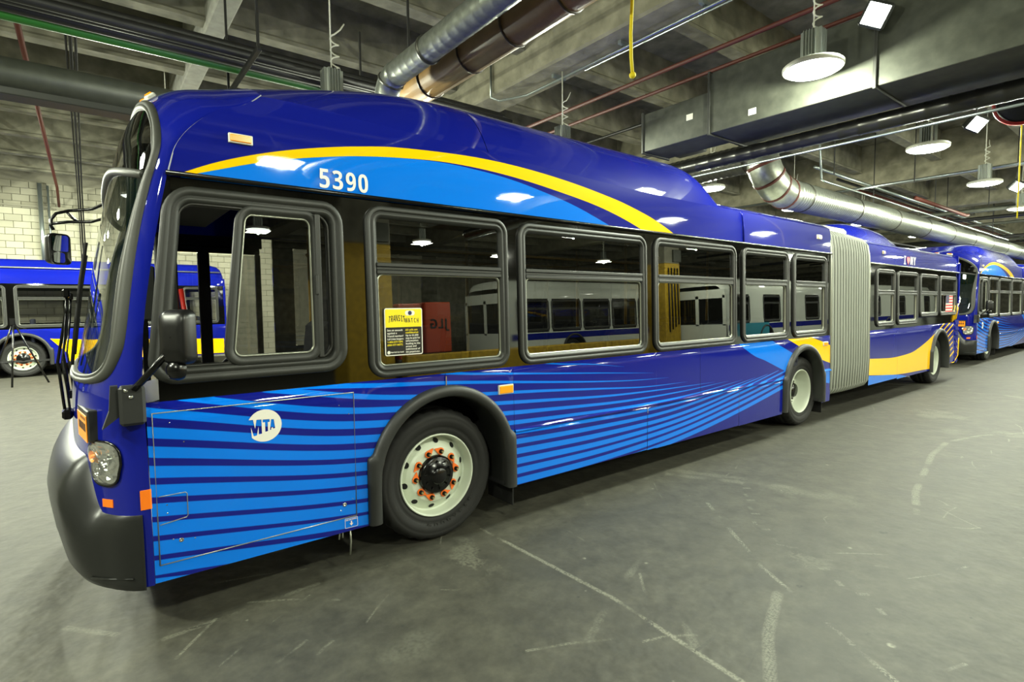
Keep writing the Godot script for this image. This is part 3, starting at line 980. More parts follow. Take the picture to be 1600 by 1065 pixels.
func markers(bus: Node):
	marker(bus, .655, .778, 2.632, 2.684, -.043)
	marker(bus, 2.448, 2.592, 1.040, 1.112, -.004)
	marker(bus, 8.02, 8.16, 2.60, 2.66, -.046)
	marker(bus, 8.22, 8.36, 1.10, 1.16, -.006)

# ---------------------------------------------------------------- nose
const W_OUT := [[9.32, 0], [9.3, .3], [9.27, .52], [9.15, .70], [8.95, .82], [8.55, .92], [7.9, .972], [6.9, .979], [6.2, .977], [5.4, .973], [4.7, .972], [3.8, .972], [3.42, .957], [3.02, .908], [2.82, .81], [2.72, .63], [2.66, .3], [2.65, 0]]
const W_IN := [[8.98, 0], [8.96, .3], [8.92, .48], [8.86, .66], [8.68, .79], [8.3, .89], [7.6, .948], [6.9, .957], [6.1, .948], [5.2, .925], [4.6, .908], [4.0, .908], [3.65, .908], [3.3, .88], [3.1, .80], [3.02, .62], [2.98, .3], [2.96, 0]]

func tq_curve(T: Array, n: int) -> Array:
	var o := []
	var m := T.size() - 1
	for i in n + 1:
		var s := m * float(i) / n
		var t := cat(T, s, 0); var q := clampf(cat(T, s, 1), 0, .998)
		o.append(Vector2(t, q))
	for i in range(n - 1, 0, -1):
		o.append(Vector2(o[i].x, -o[i].y))
	return o

func make_front(bus: Node):
	var outc := tq_curve(W_OUT, 90); var inc := tq_curve(W_IN, 90)
	var mid := PackedVector2Array()
	for i in outc.size(): mid.append(outc[i].lerp(inc[i], .45))
	var NT := 120; var NQ := 60
	var P := []; var keep := []; var kin := []; var Pg := []
	var qs := []
	for j in 2 * NQ + 1:
		qs.append(sin((1.0 - float(j) / NQ) * PI / 2))
	var ins := []
	for i in NT + 1:
		var row := PackedVector3Array(); var ir := []; var rg := PackedVector3Array()
		for j in qs.size():
			var t := 12.0 * i / NT
			row.append(nose(t, qs[j]))
			rg.append(nose_off(t, clampf(qs[j], -.995, .995), -.004))
			ir.append(Geometry2D.is_point_in_polygon(Vector2(t, qs[j]), mid))
		P.append(row); ins.append(ir); Pg.append(rg)
	var low := []; var top := []
	for i in NT:
		var kr := []; var lr := []; var tr := []
		for j in qs.size() - 1:
			var n := int(ins[i][j]) + int(ins[i + 1][j]) + int(ins[i][j + 1]) + int(ins[i + 1][j + 1])
			kr.append(n < 4)
			var tt := 12.0 * (i + .5) / NT
			var dv := 6.28 + .45 * (1 - pow(absf(qs[j]), 3))
			lr.append(n > 0 and tt < dv); tr.append(n > 0 and tt >= dv)
		keep.append(kr); low.append(lr); top.append(tr)
	var mb := MB.new().smooth(true)
	mb.grid(P, null, keep)
	var mask := part(bus, "front_mask", mb, M.navy)
	mb = MB.new().smooth(true)
	mb.grid(Pg, null, low)
	part(bus, "windshield", mb, M.windshield)
	mb = MB.new().smooth(true)
	mb.grid(Pg, null, top)
	part(bus, "destination_glass", mb, M.sign_glass)
	# rubber surround
	mb = MB.new().smooth(true)
	P = []
	for i in outc.size() + 1:
		var a: Vector2 = outc[i % outc.size()]; var b: Vector2 = inc[i % inc.size()]
		var row := PackedVector3Array()
		for pr in [[0.0, .0], [.08, .012], [.3, .020], [.55, .022], [.62, .014], [.70, .014], [.8, .018], [.95, .012], [1.0, -.004]]:
			var c := a.lerp(b, pr[0])
			row.append(nose_off(c.x, c.y, pr[1]))
		P.append(row)
	mb.grid(P)
	part(bus, "windshield_surround", mb, M.surround)
	mb = MB.new().smooth(true)
	var pts := []
	for i in 61:
		var q := sin((1.0 - i / 30.0) * PI / 2) * .945
		pts.append(nose_off(6.28 + .45 * (1 - pow(absf(q), 3)), q, .004))
	mb.tube(pts, .022, 8)
	part(bus, "windshield_divider", mb, M.surround)
	# destination sign box behind the upper glass
	mb = MB.new()
	mb.box(Vector3(.62, 2.62, -HALF), Vector3(.5, .34, 1.9))
	part(bus, "destination_sign_box", mb, M.black)
	# bumper
	mb = MB.new().smooth(true)
	P = []
	for j in 121:
		var q := sin((1.0 - j / 60.0) * PI / 2)
		var aq := absf(q)
		var row := PackedVector3Array()
		var rise := smoothstep(.86, .71, aq)
		for pr in [[.0, 0.0, .4], [.02, .35, .9], [.10, .60, 1.0], [.35, .85, 1.0], [.55, .97, 1.0], [.66, 1.0, 1.0], [.74, .93, .95], [.84, .70, .75], [.93, .38, .5], [.985, .08, .25], [1.0, -.10, .0]]:
			var ytop := lerpf(.672, .955, rise)
			var y: float = lerpf(.275, ytop, pr[0])
			var b := nose((y - .29) / .46 if y < .75 else 1.0 + (y - .75) / .49, q)
			var n := Vector3(-1, 0, 0).lerp(Vector3(0, 0, 1 if q > 0 else -1), smoothstep(.90, 1.0, aq)).normalized()
			var off: float = .012 * pr[2] + .118 * pr[1] * smoothstep(1.02, .72, aq)
			var pt := b + n * off
			pt.y = y
			if aq > .97: pt.x = minf(pt.x, .172)
			row.append(pt)
		P.append(row)
	mb.grid(P)
	var bm := part(bus, "front_bumper", mb, M.bumper)
	mb = MB.new().smooth(true)
	mb.tube([Vector3(.12, .345, -.012), Vector3(.03, .34, -.10), Vector3(-.05, .335, -.20)], .006, 6)
	part(bm, "bumper_crease", mb, M.bumper)
	# headlamps
	for sg in [1, -1]:
		headlamp(bus, sg)
		reflector(bus, [[.905, .862], [.99, .862], [1.0, .918], [.915, .918]], sg)
		reflector(bus, [[.895, .9935], [1.10, .9935], [1.10, .99995], [.895, .99995]], sg)
	# licence plate box
	mb = MB.new()
	mb.cbox(Vector3(.06, 1.123, -.18), Vector3(.12, .165, .36), .006)
	var box := part(bus, "plate_box", mb, M.flare)
	box.position = Vector3(-.026, 0, -.195)
	box.rotation.y = deg_to_rad(7)
	mb = MB.new()
	mb.cbox(Vector3(-.003, 1.108, -.165), Vector3(.005, .140, .30), .002)
	var pl := part(box, "licence_plate", mb, M.plate)
	for k in 11:
		mb = MB.new()
		var upper := k > 6
		mb.box(Vector3(-.006, 1.158 if upper else 1.112, -.05 - (.045 * (k - 7) if upper else .034 * k)), Vector3(.001, .016 if upper else .042, .022))
		part(pl, "plate_mark", mb, M.ink)
	# roof marker lamp on the cap
	for q in [.49, -.49, .25, -.25, 0]:
		mb = MB.new()
		var c := nose_off(9.45, q, .012)
		var n := nose_n(9.45, q)
		if n.x > 0: n = -n
		var tg := (nose(9.45, q - .02) - nose(9.45, q + .02)).normalized()
		mb.cbox(Vector3.ZERO, Vector3(.13, .05, .03), .008, Basis(tg, n.cross(tg), n))
		var o := part(bus, "roof_marker_lamp", mb, M.bezel)
		o.position = c
		mb = MB.new()
		mb.cbox(n * .012, Vector3(.09, .034, .022), .006, Basis(tg, n.cross(tg), n))
		part(o, "amber_lens", mb, M.amber)
	wipers(bus)
	mirrors(bus)

func patch(C: Vector2, bound: Array, rings: int, h: Callable, sg: int, soft := true) -> MB:
	var mb := MB.new().smooth(soft)
	var P := []
	for i in rings + 1:
		var f := 1.0 - float(i) / rings
		var row := PackedVector3Array()
		for k in bound.size() + 1:
			var b: Vector2 = C.lerp(bound[k % bound.size()], f)
			row.append(nose_off(b.x, b.y * sg, h.call(f, k)))
		P.append(row)
	mb.grid(P)
	return mb

func headlamp(bus: Node, sg: int):
	var C := Vector2(1.36, .868)
	var bound := []
	for k in 32:
		var a := TAU * k / 32
		var sx := signf(cos(a)) * pow(absf(cos(a)), .6); var sy := signf(sin(a)) * pow(absf(sin(a)), .6)
		# rows along x of the vector, corner along y; lower edge is narrower
		var w := .092 * (1.0 if sx > 0 else .82)
		bound.append(C + Vector2(sx * .215, sy * w + (.01 if sx < 0 else 0.0)))
	var r2 := RandomNumberGenerator.new()
	r2.seed = 77
	var jit := []
	for k in 33 * 9: jit.append(r2.randf_range(-.005, .006))
	var bed := patch(C, bound, 8, func(f, k): return .003 if f > .99 else .009 + jit[(int(f * 8) * 33 + k % 32)], sg, false)
	var o := part(bus, "headlamp", bed, M.chrome)
	part(o, "headlamp_lens", patch(C, bound, 8, func(f, _k): return .008 + .022 * sqrt(maxf(0, 1 - f * f)), sg), M.lens)
	var edge := MB.new().smooth(true)
	var pts := []
	for k in 33: pts.append(nose_off(bound[k % 32].x, bound[k % 32].y * sg, .006))
	edge.tube(pts, .007, 6, false)
	part(o, "headlamp_bezel", edge, M.gloss_black)
	for c in [[1.42, .83, M.amber], [1.30, .865, M.chrome], [1.40, .91, M.chrome]]:
		var b := MB.new().smooth(true)
		var p0 := nose_off(c[0], c[1] * sg, .012)
		var n := nose_n(c[0], c[1] * sg)
		if n.x > 0: n = -n
		var tg := n.cross(Vector3.UP).normalized()
		b.lathe([Vector2(.032, .010), Vector2(.022, -.004), Vector2(.009, -.008), Vector2(.009, .008), Vector2(.005, .012), Vector2(0, .013)], 14, Transform3D(Basis(tg, n.cross(tg), n), p0))
		part(o, "lamp_bowl", b, c[2])

func reflector(bus: Node, b: Array, sg: int):
	var mb := MB.new()
	var A := []
	for k in 4: A.append(nose_off(b[k][0], minf(b[k][1], .9995) * sg, .004))
	if b[0][1] > .99:
		for k in 4:
			A[k].z = .004 if sg > 0 else -2 * HALF - .004
		A[0].x = .166; A[1].x = .166; A[2].x = .209; A[3].x = .209
	mb.quad(A[0], A[1], A[2], A[3])
	for k in 4:
		var n := (k + 1) % 4
		var inn := Vector3(.006, 0, -.004 * sg)
		mb.quad(A[k], A[k] + inn, A[n] + inn, A[n])
	part(bus, "amber_reflector", mb, M.amber_red)

func wipers(bus: Node):
	for sg in [0.0, -.95]:
		var mb := MB.new().smooth(true)
		var z: float = -.80 + sg
		mb.tube([Vector3(-.13, 1.13, z), Vector3(-.135, 1.20, z), Vector3(-.150, 1.42, z - .03), Vector3(-.100, 1.70, z - .02), Vector3(-.088, 1.81, z - .01)], .009, 6)
		mb.tube([Vector3(-.105, 1.13, z + .07), Vector3(-.112, 1.26, z + .05), Vector3(-.128, 1.42, z + .02), Vector3(-.095, 1.70, z)], .007, 6)
		var w := part(bus, "wiper_arm", mb, M.gloss_black)
		mb = MB.new().smooth(true)
		mb.tube([Vector3(-.085, 1.40, z - .02), Vector3(-.055, 1.65, z - .01), Vector3(-.022, 1.90, z), Vector3(.015, 2.12, z)], .011, 6)
		part(w, "wiper_blade", mb, M.rubber)
		mb = MB.new()
		mb.cbox(Vector3(-.118, 1.12, z + .03), Vector3(.05, .055, .13), .012)
		mb.cbox(Vector3(-.092, 1.82, z), Vector3(.035, .05, .05), .008)
		part(w, "wiper_pivot", mb, M.gloss_black)

func mirrors(bus: Node):
	# driver's side: bracket, arm and rounded mirror head
	var mb := MB.new()
	mb.cbox(Vector3(.155, 1.245, .012), Vector3(.11, .20, .07), .014)
	mb.prism(PackedVector2Array([Vector2(.10, 1.345), Vector2(.10, 1.19), Vector2(.03, 1.135), Vector2(.06, 1.22), Vector2(.07, 1.345)]), .06, Transform3D(Basis.IDENTITY, Vector3(0, 0, -.05)))
	var br := part(bus, "mirror_bracket", mb, M.flare)
	for c in [[.13, 1.325], [.165, 1.325], [.15, 1.29]]:
		var k := MB.new().smooth(true)
		k.lathe([Vector2(.010, 0), Vector2(.010, .008), Vector2(0, .010)], 10, Transform3D(Basis.IDENTITY, Vector3(c[0], c[1], .046)))
		part(br, "bracket_bolt", k, M.chrome)
	mb = MB.new().smooth(true)
	mb.tube([Vector3(.165, 1.33, .05), Vector3(.20, 1.375, .10), Vector3(.29, 1.50, .20)], .017, 10)
	part(br, "mirror_arm", mb, M.gloss_black)
	var head := mirror_head(bus, Vector3(.338, 1.585, .21), .155, .270, .085, deg_to_rad(135))
	var lo := MB.new().smooth(true)
	lo.lathe([Vector2(.052, -.02), Vector2(.056, .0), Vector2(.045, .03), Vector2(.02, .045), Vector2(0, .048)], 20, Transform3D(Basis(Vector3.UP, deg_to_rad(-70)), Vector3(.335, 1.425, .19)))
	part(head, "convex_mirror", lo, M.gloss_black)
	# far side: tubular arms and mirror head with glass
	mb = MB.new().smooth(true)
	var z := -2.72
	mb.tube([Vector3(.17, 2.62, -2.45), Vector3(.08, 2.60, z), Vector3(-.08, 2.57, z), Vector3(-.165, 2.54, z), Vector3(-.20, 2.49, z), Vector3(-.205, 2.44, z), Vector3(-.19, 2.40, z)], .013, 8)
	mb.tube([Vector3(.15, 2.49, -2.45), Vector3(.07, 2.49, z), Vector3(-.09, 2.475, z), Vector3(-.205, 2.45, z)], .013, 8)
	mb.tube([Vector3(-.10, 2.565, z), Vector3(-.06, 2.51, z), Vector3(-.03, 2.485, z)], .011, 8)
	var arm := part(bus, "far_mirror_arm", mb, M.gloss_black)
	var h2 := mirror_head(bus, Vector3(-.178, 2.238, z), .17, .26, .10, deg_to_rad(35))
	mb = MB.new()
	mb.prism(rrect(-.062, -.02, .066, .115, .02, 4), .003)
	mb.prism(rrect(-.058, -.115, .03, -.03, .02, 4), .003)
	var gl := part(h2, "mirror_glass", mb, M.mirror)
	gl.position = Vector3(-.178, 2.238, z) + Vector3(sin(deg_to_rad(35)), 0, cos(deg_to_rad(35))) * .047
	gl.rotation.y = deg_to_rad(35)

func mirror_head(bus: Node, c: Vector3, w: float, h: float, d: float, turn: float) -> Node:
	var mb := MB.new().smooth(true)
	var B := Basis(Vector3.UP, turn)
	var P := []
	for pr in [[1.0, .45], [1.0, .36], [.99, .1], [.93, -.25], [.78, -.45], [.4, -.5], [.02, -.5]]:
		var o := rrect(-w / 2 * pr[0], -h / 2 * pr[0], w / 2 * pr[0], h / 2 * pr[0], .04 * pr[0], 6)
		o.append(o[0])
		var row := PackedVector3Array()
		for a in o: row.append(c + B * Vector3(a.x, a.y, pr[1] * d))
		P.append(row)
	mb.grid(P)
	var cap := PackedVector3Array(P[0])
	for k in cap.size() - 1: mb.tri(c + B * Vector3(0, 0, .45 * d), cap[k], cap[k + 1])
	return part(bus, "mirror_head", mb, M.mirror_shell)

# ---------------------------------------------------------------- inside the bus
func interior(bus: Node):
	var mb := MB.new()
	mb.box(Vector3(4.6, .42, -HALF), Vector3(7.7, .04, 1.25))
	mb.box(Vector3(4.85, .42, -HALF), Vector3(4.2, .04, 2.45))
	part(bus, "cabin_floor", mb, M.cabin)
	mb = MB.new()
	mb.box(Vector3(4.9, 2.44, -HALF), Vector3(7.1, .03, 2.42))
	part(bus, "cabin_ceiling", mb, M.cabin)
	mb = MB.new()
	mb.box(Vector3(8.40, 1.4, -.35), Vector3(.04, 2.0, .62))
	mb.box(Vector3(8.40, 1.4, -2 * HALF + .35), Vector3(.04, 2.0, .62))
	part(bus, "cabin_bulkhead", mb, M.cabin)
	# inner lining below the windows
	mb = MB.new()
	mb.box(Vector3(4.9, .85, -.075), Vector3(4.4, .78, .03))
	mb.box(Vector3(4.9, .85, -2 * HALF + .075), Vector3(4.4, .78, .03))
	mb.box(Vector3(.85, .95, -.075), Vector3(.9, .6, .03))
	part(bus, "cabin_lining", mb, M.cabin)
	# dashboard and steering wheel
	mb = MB.new()
	mb.cbox(Vector3(.28, 1.12, -.62), Vector3(.34, .22, 1.0), .04, Basis(Vector3.BACK, .25))
	mb.cbox(Vector3(.36, .85, -.62), Vector3(.25, .5, .9), .03)
	var dash := part(bus, "dashboard", mb, M.gloss_black)
	mb = MB.new().smooth(true)
	var pts := []
	for k in 33:
		var a := TAU * k / 32
		pts.append(Vector3(.62, 1.20, -.60) + Basis(Vector3.BACK, -.5) * Vector3(0, cos(a) * .23, sin(a) * .23))
	pts = pts.map(func(q): return q)
	mb.tube(pts, .014, 8, false)
	for a in [.5, 2.6, 4.71]:
		mb.tube([Vector3(.60, 1.19, -.60), Vector3(.62, 1.20, -.60) + Basis(Vector3.BACK, -.5) * Vector3(0, cos(a) * .23, sin(a) * .23)], .011, 6)
	mb.tube([Vector3(.60, 1.19, -.60), Vector3(.42, 1.02, -.60)], .03, 8)
	part(bus, "steering_wheel", mb, M.gloss_black)
	# driver's seat
	mb = MB.new()
	mb.cbox(Vector3(1.05, .95, -.60), Vector3(.48, .12, .5), .04)
	mb.cbox(Vector3(1.30, 1.30, -.60), Vector3(.13, .65, .48), .05, Basis(Vector3.BACK, -.12))
	mb.cbox(Vector3(1.36, 1.70, -.60), Vector3(.09, .2, .3), .04)
	mb.cbox(Vector3(1.08, .66, -.60), Vector3(.3, .46, .3), .02)
	part(bus, "driver_seat", mb, M.seat)
	# fare box and its post
	mb = MB.new()
	mb.cbox(Vector3(.50, 1.05, -1.52), Vector3(.22, .95, .24), .02)
	mb.cbox(Vector3(.47, 1.46, -1.52), Vector3(.16, .16, .2), .02)
	part(bus, "fare_box", mb, M.bezel_dark)
	# partition behind the driver, tall cabinet and poles
	mb = MB.new()
	mb.cbox(Vector3(1.44, 1.35, -.62), Vector3(.03, 1.7, .9), .01)
	part(bus, "driver_partition", mb, M.cabin)
	mb = MB.new()
	mb.cbox(Vector3(.56, 2.02, -2.30), Vector3(.16, .72, .10), .01)
	mb.cbox(Vector3(.42, 1.86, -2.28), Vector3(.10, .46, .08), .01)
	part(bus, "door_control_cabinet", mb, M.bezel_dark)
	mb = MB.new().smooth(true)
	mb.tube([Vector3(.70, .45, -2.26), Vector3(.70, 1.5, -2.26), Vector3(.66, 1.9, -2.26)], .022, 10)
	part(bus, "door_handrail", mb, M.red_rail)
	mb = MB.new().smooth(true)
	for x in [1.6, 3.3, 5.0, 6.7]:
		for z in [-.9, -1.7]:
			mb.tube([Vector3(x, .44, z), Vector3(x, 2.43, z)], .017, 8)
	for z in [-.8, -1.78]:
		mb.tube([Vector3(1.6, 2.2, z), Vector3(8.2, 2.2, z)], .016, 8)
	part(bus, "grab_rails", mb, M.yellow_rail)
	for i in 7:
		for z in [-.48, -2.1]:
			var s := MB.new()
			var x := 2.75 + i * .78
			s.cbox(Vector3(x, .88, z), Vector3(.44, .08, .78), .03)
			s.cbox(Vector3(x + .23, 1.20, z), Vector3(.07, .62, .78), .03, Basis(Vector3.BACK, -.12))
			s.cbox(Vector3(x, .63, z), Vector3(.08, .42, .5), .01)
			part(bus, "passenger_seat", s, M.seat)

# ---------------------------------------------------------------- joint and rear section
func section_pts(top_drop: float) -> Array:
	var o := [Vector2(-.32, .33), Vector2(-.06, .38), Vector2(-.01, .46), Vector2(.0, .8), Vector2(-.012, 1.3), Vector2(-.03, 2.2), Vector2(-.04, 2.50), Vector2(-.07, 2.68), Vector2(-.14, 2.76), Vector2(-.3, 2.80)]
	var r := []
	for a in o: r.append(Vector2(a.x, a.y - (top_drop if a.y > 2.4 else 0.0)))
	var n := o.size()
	for i in range(n - 1, -1, -1): r.append(Vector2(-2 * HALF - r[i].x, r[i].y))
	return r

func bellows(bus: Node):
	var x0 := 8.48; var x1 := 9.93
	var folds := 15
	var x_f := (x1 - x0) / folds
	for k in folds:
		var mb := MB.new().smooth(true)
		var P := []
		for s in [[.28, .000], [.32, .012], [.40, .019], [.50, .021], [.60, .019], [.68, .012], [.72, .000]]:
			var x: float = x0 + (k + s[0]) * x_f
			var sec := section_pts(.05 * (x - x0) / (x1 - x0))
			var row := PackedVector3Array()
			for i in sec.size():
				var a: Vector2 = sec[i]
				var d: Vector2 = (a - Vector2(-HALF, 1.55)).normalized()
				var sag := .012 * sin((x - x0) / (x1 - x0) * PI)
				row.append(Vector3(x, a.y + d.y * (s[1] + sag), a.x + d.x * (s[1] + sag)))
			P.append(row)
		mb.grid(P)
		var fold := part(bus, "bellows_fold", mb, M.bellows)
		mb = MB.new().smooth(true)
		P = []
		for s in [[-.30, .002], [-.20, -.06], [-.06, -.14], [.06, -.14], [.20, -.06], [.30, .002]]:
			var x: float = x0 + (k + s[0]) * x_f
			var row := PackedVector3Array()
			for a in section_pts(.05 * clampf((x - x0) / (x1 - x0), 0, 1)):
				var d: Vector2 = (a - Vector2(-HALF, 1.55)).normalized()
				var sag := .012 * sin(clampf((x - x0) / (x1 - x0), 0, 1) * PI)
				row.append(Vector3(x, a.y + d.y * (s[1] + sag), a.x + d.x * (s[1] + sag)))
			P.append(row)
		mb.grid(P)
		part(fold, "bellows_web", mb, M.bellows_cloth)
	var ln := MB.new().smooth(true)
	var PL := []
	for x in [x0, (x0 + x1) / 2, x1]:
		var row := PackedVector3Array()
		for a in section_pts(.05 * (x - x0) / (x1 - x0)):
			var d: Vector2 = (a - Vector2(-HALF, 1.55)).normalized()
			row.append(Vector3(x, a.y - d.y * .16, a.x - d.x * .16))
		PL.append(row)
	ln.grid(PL)
	part(bus, "bellows_liner", ln, M.bellows_cloth)
	for x in [8.475, 9.94]:
		var mb := MB.new().smooth(true)
		var pts := []
		for a in section_pts(.0 if x < 9 else .06): pts.append(Vector3(x, a.y, a.x))
		mb.tube(pts, .016, 6)
		part(bus, "bellows_frame", mb, M.bead)

func rear_section(bus: Node, matR: Material):
	var tx := [9.9, 15.4]
	var ARCH := [13.78]
	part(bus, "rear_side_panel", lower_panel(9.96, 11.3, .36, 1.25, ARCH, tx), matR)
	part(bus, "rear_side_panel", lower_panel(11.304, 13.22, .34, 1.25, ARCH, tx), matR)
	part(bus, "arch_panel", lower_panel(13.22, 14.36, .34, 1.25, ARCH, tx), matR)
	part(bus, "rear_corner_panel", lower_panel(14.364, 14.86, .37, 1.25, ARCH, tx), matR)
	part(bus, "far_side_panel", lower_panel(9.96, 15.12, .34, 1.25, ARCH, [1000, 1001], -1), M.navy)
	# louvred engine door at the rear corner
	for k in 8:
		var mb := MB.new()
		mb.cbox(Vector3(15.0, .45 + k * .115, -.012), Vector3(.26, .105, .03), .004, Basis(Vector3.RIGHT, -.22))
		part(bus, "engine_louvre", mb, M.navy)
	var mb := MB.new()
	mb.cbox(Vector3(15.0, .85, -.06), Vector3(.27, .98, .06), .01)
	mb.cbox(Vector3(15.13, 1.45, -.03), Vector3(.05, 2.2, .05), .02)
	part(bus, "rear_corner_post", mb, M.navy)
	mb = MB.new().smooth(true)
	mb.tube([Vector3(14.66, .385, .006), Vector3(14.86, .385, .006), Vector3(15.13, .52, .01), Vector3(15.15, .9, .01)], .007, 6)
	part(bus, "reflective_edge", mb, M.gold)
	for k in 4:
		mb = MB.new().smooth(true)
		var x := 14.66 + .10 * k
		mb.tube([Vector3(x, 1.27 + .02 * k, side_z(1.3) + .004), Vector3(x + .22, 1.62 + .02 * k, side_z(1.6) + .004)], .005, 6)
		part(bus, "gold_flash", mb, M.gold)
	# upper panels
	part(bus, "upper_panel", upper_panel(9.96, 11.2, 2.34, .15, [1000, 1001]), M.navy)
	part(bus, "upper_panel", upper_panel(11.206, 15.13, 2.33, .15, [1000, 1001]), M.navy)
	part(bus, "far_upper_panel", upper_panel(9.96, 15.13, 2.33, .15, [1000, 1001], -1), M.navy)
	var by := 2.335 + .365 * .85
	part(bus, "roof_panel", roof_skin(9.96, 15.13, [[9.9, 2.80], [15.2, 2.80]], [[9.9, 6.0], [15.2, 6.0]], by), M.navy)
	# roof unit: white housing and blue rounded cover
	mb = MB.new().smooth(true)
	var P := []
	for s in [[10.55, .02], [10.62, .20], [10.8, .30], [11.2, .34], [12.0, .345], [12.5, .32], [12.85, .24], [13.05, .10], [13.1, .02]]:
		var row := PackedVector3Array()
		for j in range(-16, 17):
			var q := j / 16.0
			row.append(Vector3(s[0] - .25, 2.74 + s[1] * 1.25 * (1.0 - pow(absf(q), 5.0)), -HALF - q * .86))
		P.append(row)
	mb.grid(P)
	part(bus, "roof_unit_cover", mb, M.navy)
	mb = MB.new()
	mb.cbox(Vector3(9.95, 2.90, -HALF), Vector3(.9, .16, 1.5), .05)
	var hs := part(bus, "roof_unit_housing", mb, M.bezel)
	# window band and windows
	var R := [[10.24, 1.30, 11.12, 2.27], [11.24, 1.30, 12.36, 2.26], [12.48, 1.42, 13.62, 2.25], [13.74, 1.42, 14.96, 2.24]]
	var x := 9.97
	for i in 5:
		var x1: float = R[i][0] + .045 if i < 4 else 15.12
		var m1 := MB.new(); strip(m1, x, x1, 1.248, 2.345)
		part(bus, "window_pillar", m1, M.band)
		if i < 4:
			var m2 := MB.new(); strip(m2, x1, R[i][2] - .045, 1.248, R[i][1] + .045)
			part(bus, "sill_strip", m2, M.band)
			var m3 := MB.new(); strip(m3, x1, R[i][2] - .045, R[i][3] - .045, 2.345)
			part(bus, "head_strip", m3, M.band)
			x = R[i][2] - .045
			var w := make_window(bus, R[i], 1.89)
			if i == 3: flag(w)
	var fb := MB.new()
	fb.box(Vector3(12.55, 1.8, -2 * HALF + .02), Vector3(5.1, 1.1, .04))
	part(bus, "far_window_band", fb, M.band)
	mb = MB.new()
	mb.box(Vector3(12.5, .44, -HALF), Vector3(5.1, .06, 1.25))
	mb.box(Vector3(11.5, .44, -HALF), Vector3(3.1, .06, 2.4))
	mb.box(Vector3(11.6, .36, -HALF), Vector3(3.2, .10, 1.6))
	part(bus, "underbody", mb, M.black)
	mb = MB.new()
	mb.box(Vector3(15.10, 1.55, -HALF), Vector3(.06, 2.3, 2.5))
	part(bus, "rear_wall", mb, M.navy)
	mb = MB.new()
	mb.box(Vector3(12.5, 2.4, -HALF), Vector3(5.1, .03, 2.4))
	part(bus, "cabin_ceiling", mb, M.cabin)
	var dp := MB.new().smooth(true)
	dp.tube([Vector3(9.97, 2.345, -.022), Vector3(15.12, 2.335, -.022)], .013, 8)
	part(bus, "drip_rail", dp, M.bead)
	make_wheel(bus, Vector3(13.9, .485, -.125), true)
	make_wheel(bus, Vector3(13.9, .485, -2 * HALF + .125), true, -1, false)
	make_arch(bus, 13.78, .74)
	marker(bus, 10.5, 10.62, 2.52, 2.57, -.04)
	# slogan on the upper panel
	var o := part(bus, "slogan_letter", text_mesh("I", .20, .002, true), M.sign_white)
	o.position = Vector3(11.62, 2.46, -.034); o.scale.x = .9
	for q in [[.025, .095], [-.025, .095]]:
		mb = MB.new()
		mb.box(Vector3(11.62, 2.46 + (.066 if q[0] > 0 else -.066), -.034), Vector3(.10, .018, .003))
		part(bus, "slogan_serif", mb, M.sign_white)
	var hp := PackedVector2Array()
	for k in 28:
		var a := TAU * k / 28
		hp.append(Vector2(11.80 + .0048 * 16 * pow(sin(a), 3), 2.465 + .0052 * (13 * cos(a) - 5 * cos(2 * a) - 2 * cos(3 * a) - cos(4 * a))))
	mb = MB.new()
	mb.prism(hp, .003, Transform3D(Basis.IDENTITY, Vector3(0, 0, -.036)))
	part(bus, "slogan_heart", mb, M.heart)
	for k in 2:
		o = part(bus, "slogan_letter", text_mesh("NY"[k], .20, .002, true), M.sign_white)
		o.position = Vector3(11.985 + k * .165, 2.46, -.034)

func flag(w: Node):
	var mb := MB.new()
	mb.box(Vector3(14.42, 1.66, side_z(1.66) + .001), Vector3(.5, .36, .002))
	var f := part(w, "flag_decal", mb, M.sign_white, "striped flag decal")
	for k in 6:
		mb = MB.new()
		mb.box(Vector3(14.42, 1.505 + k * .062, side_z(1.66) + .003), Vector3(.5, .031, .002))
		part(f, "flag_stripe", mb, M.heart)
	mb = MB.new()
	mb.box(Vector3(14.28, 1.76, side_z(1.66) + .005), Vector3(.22, .17, .002))
	part(f, "flag_canton", mb, M.ink_blue)

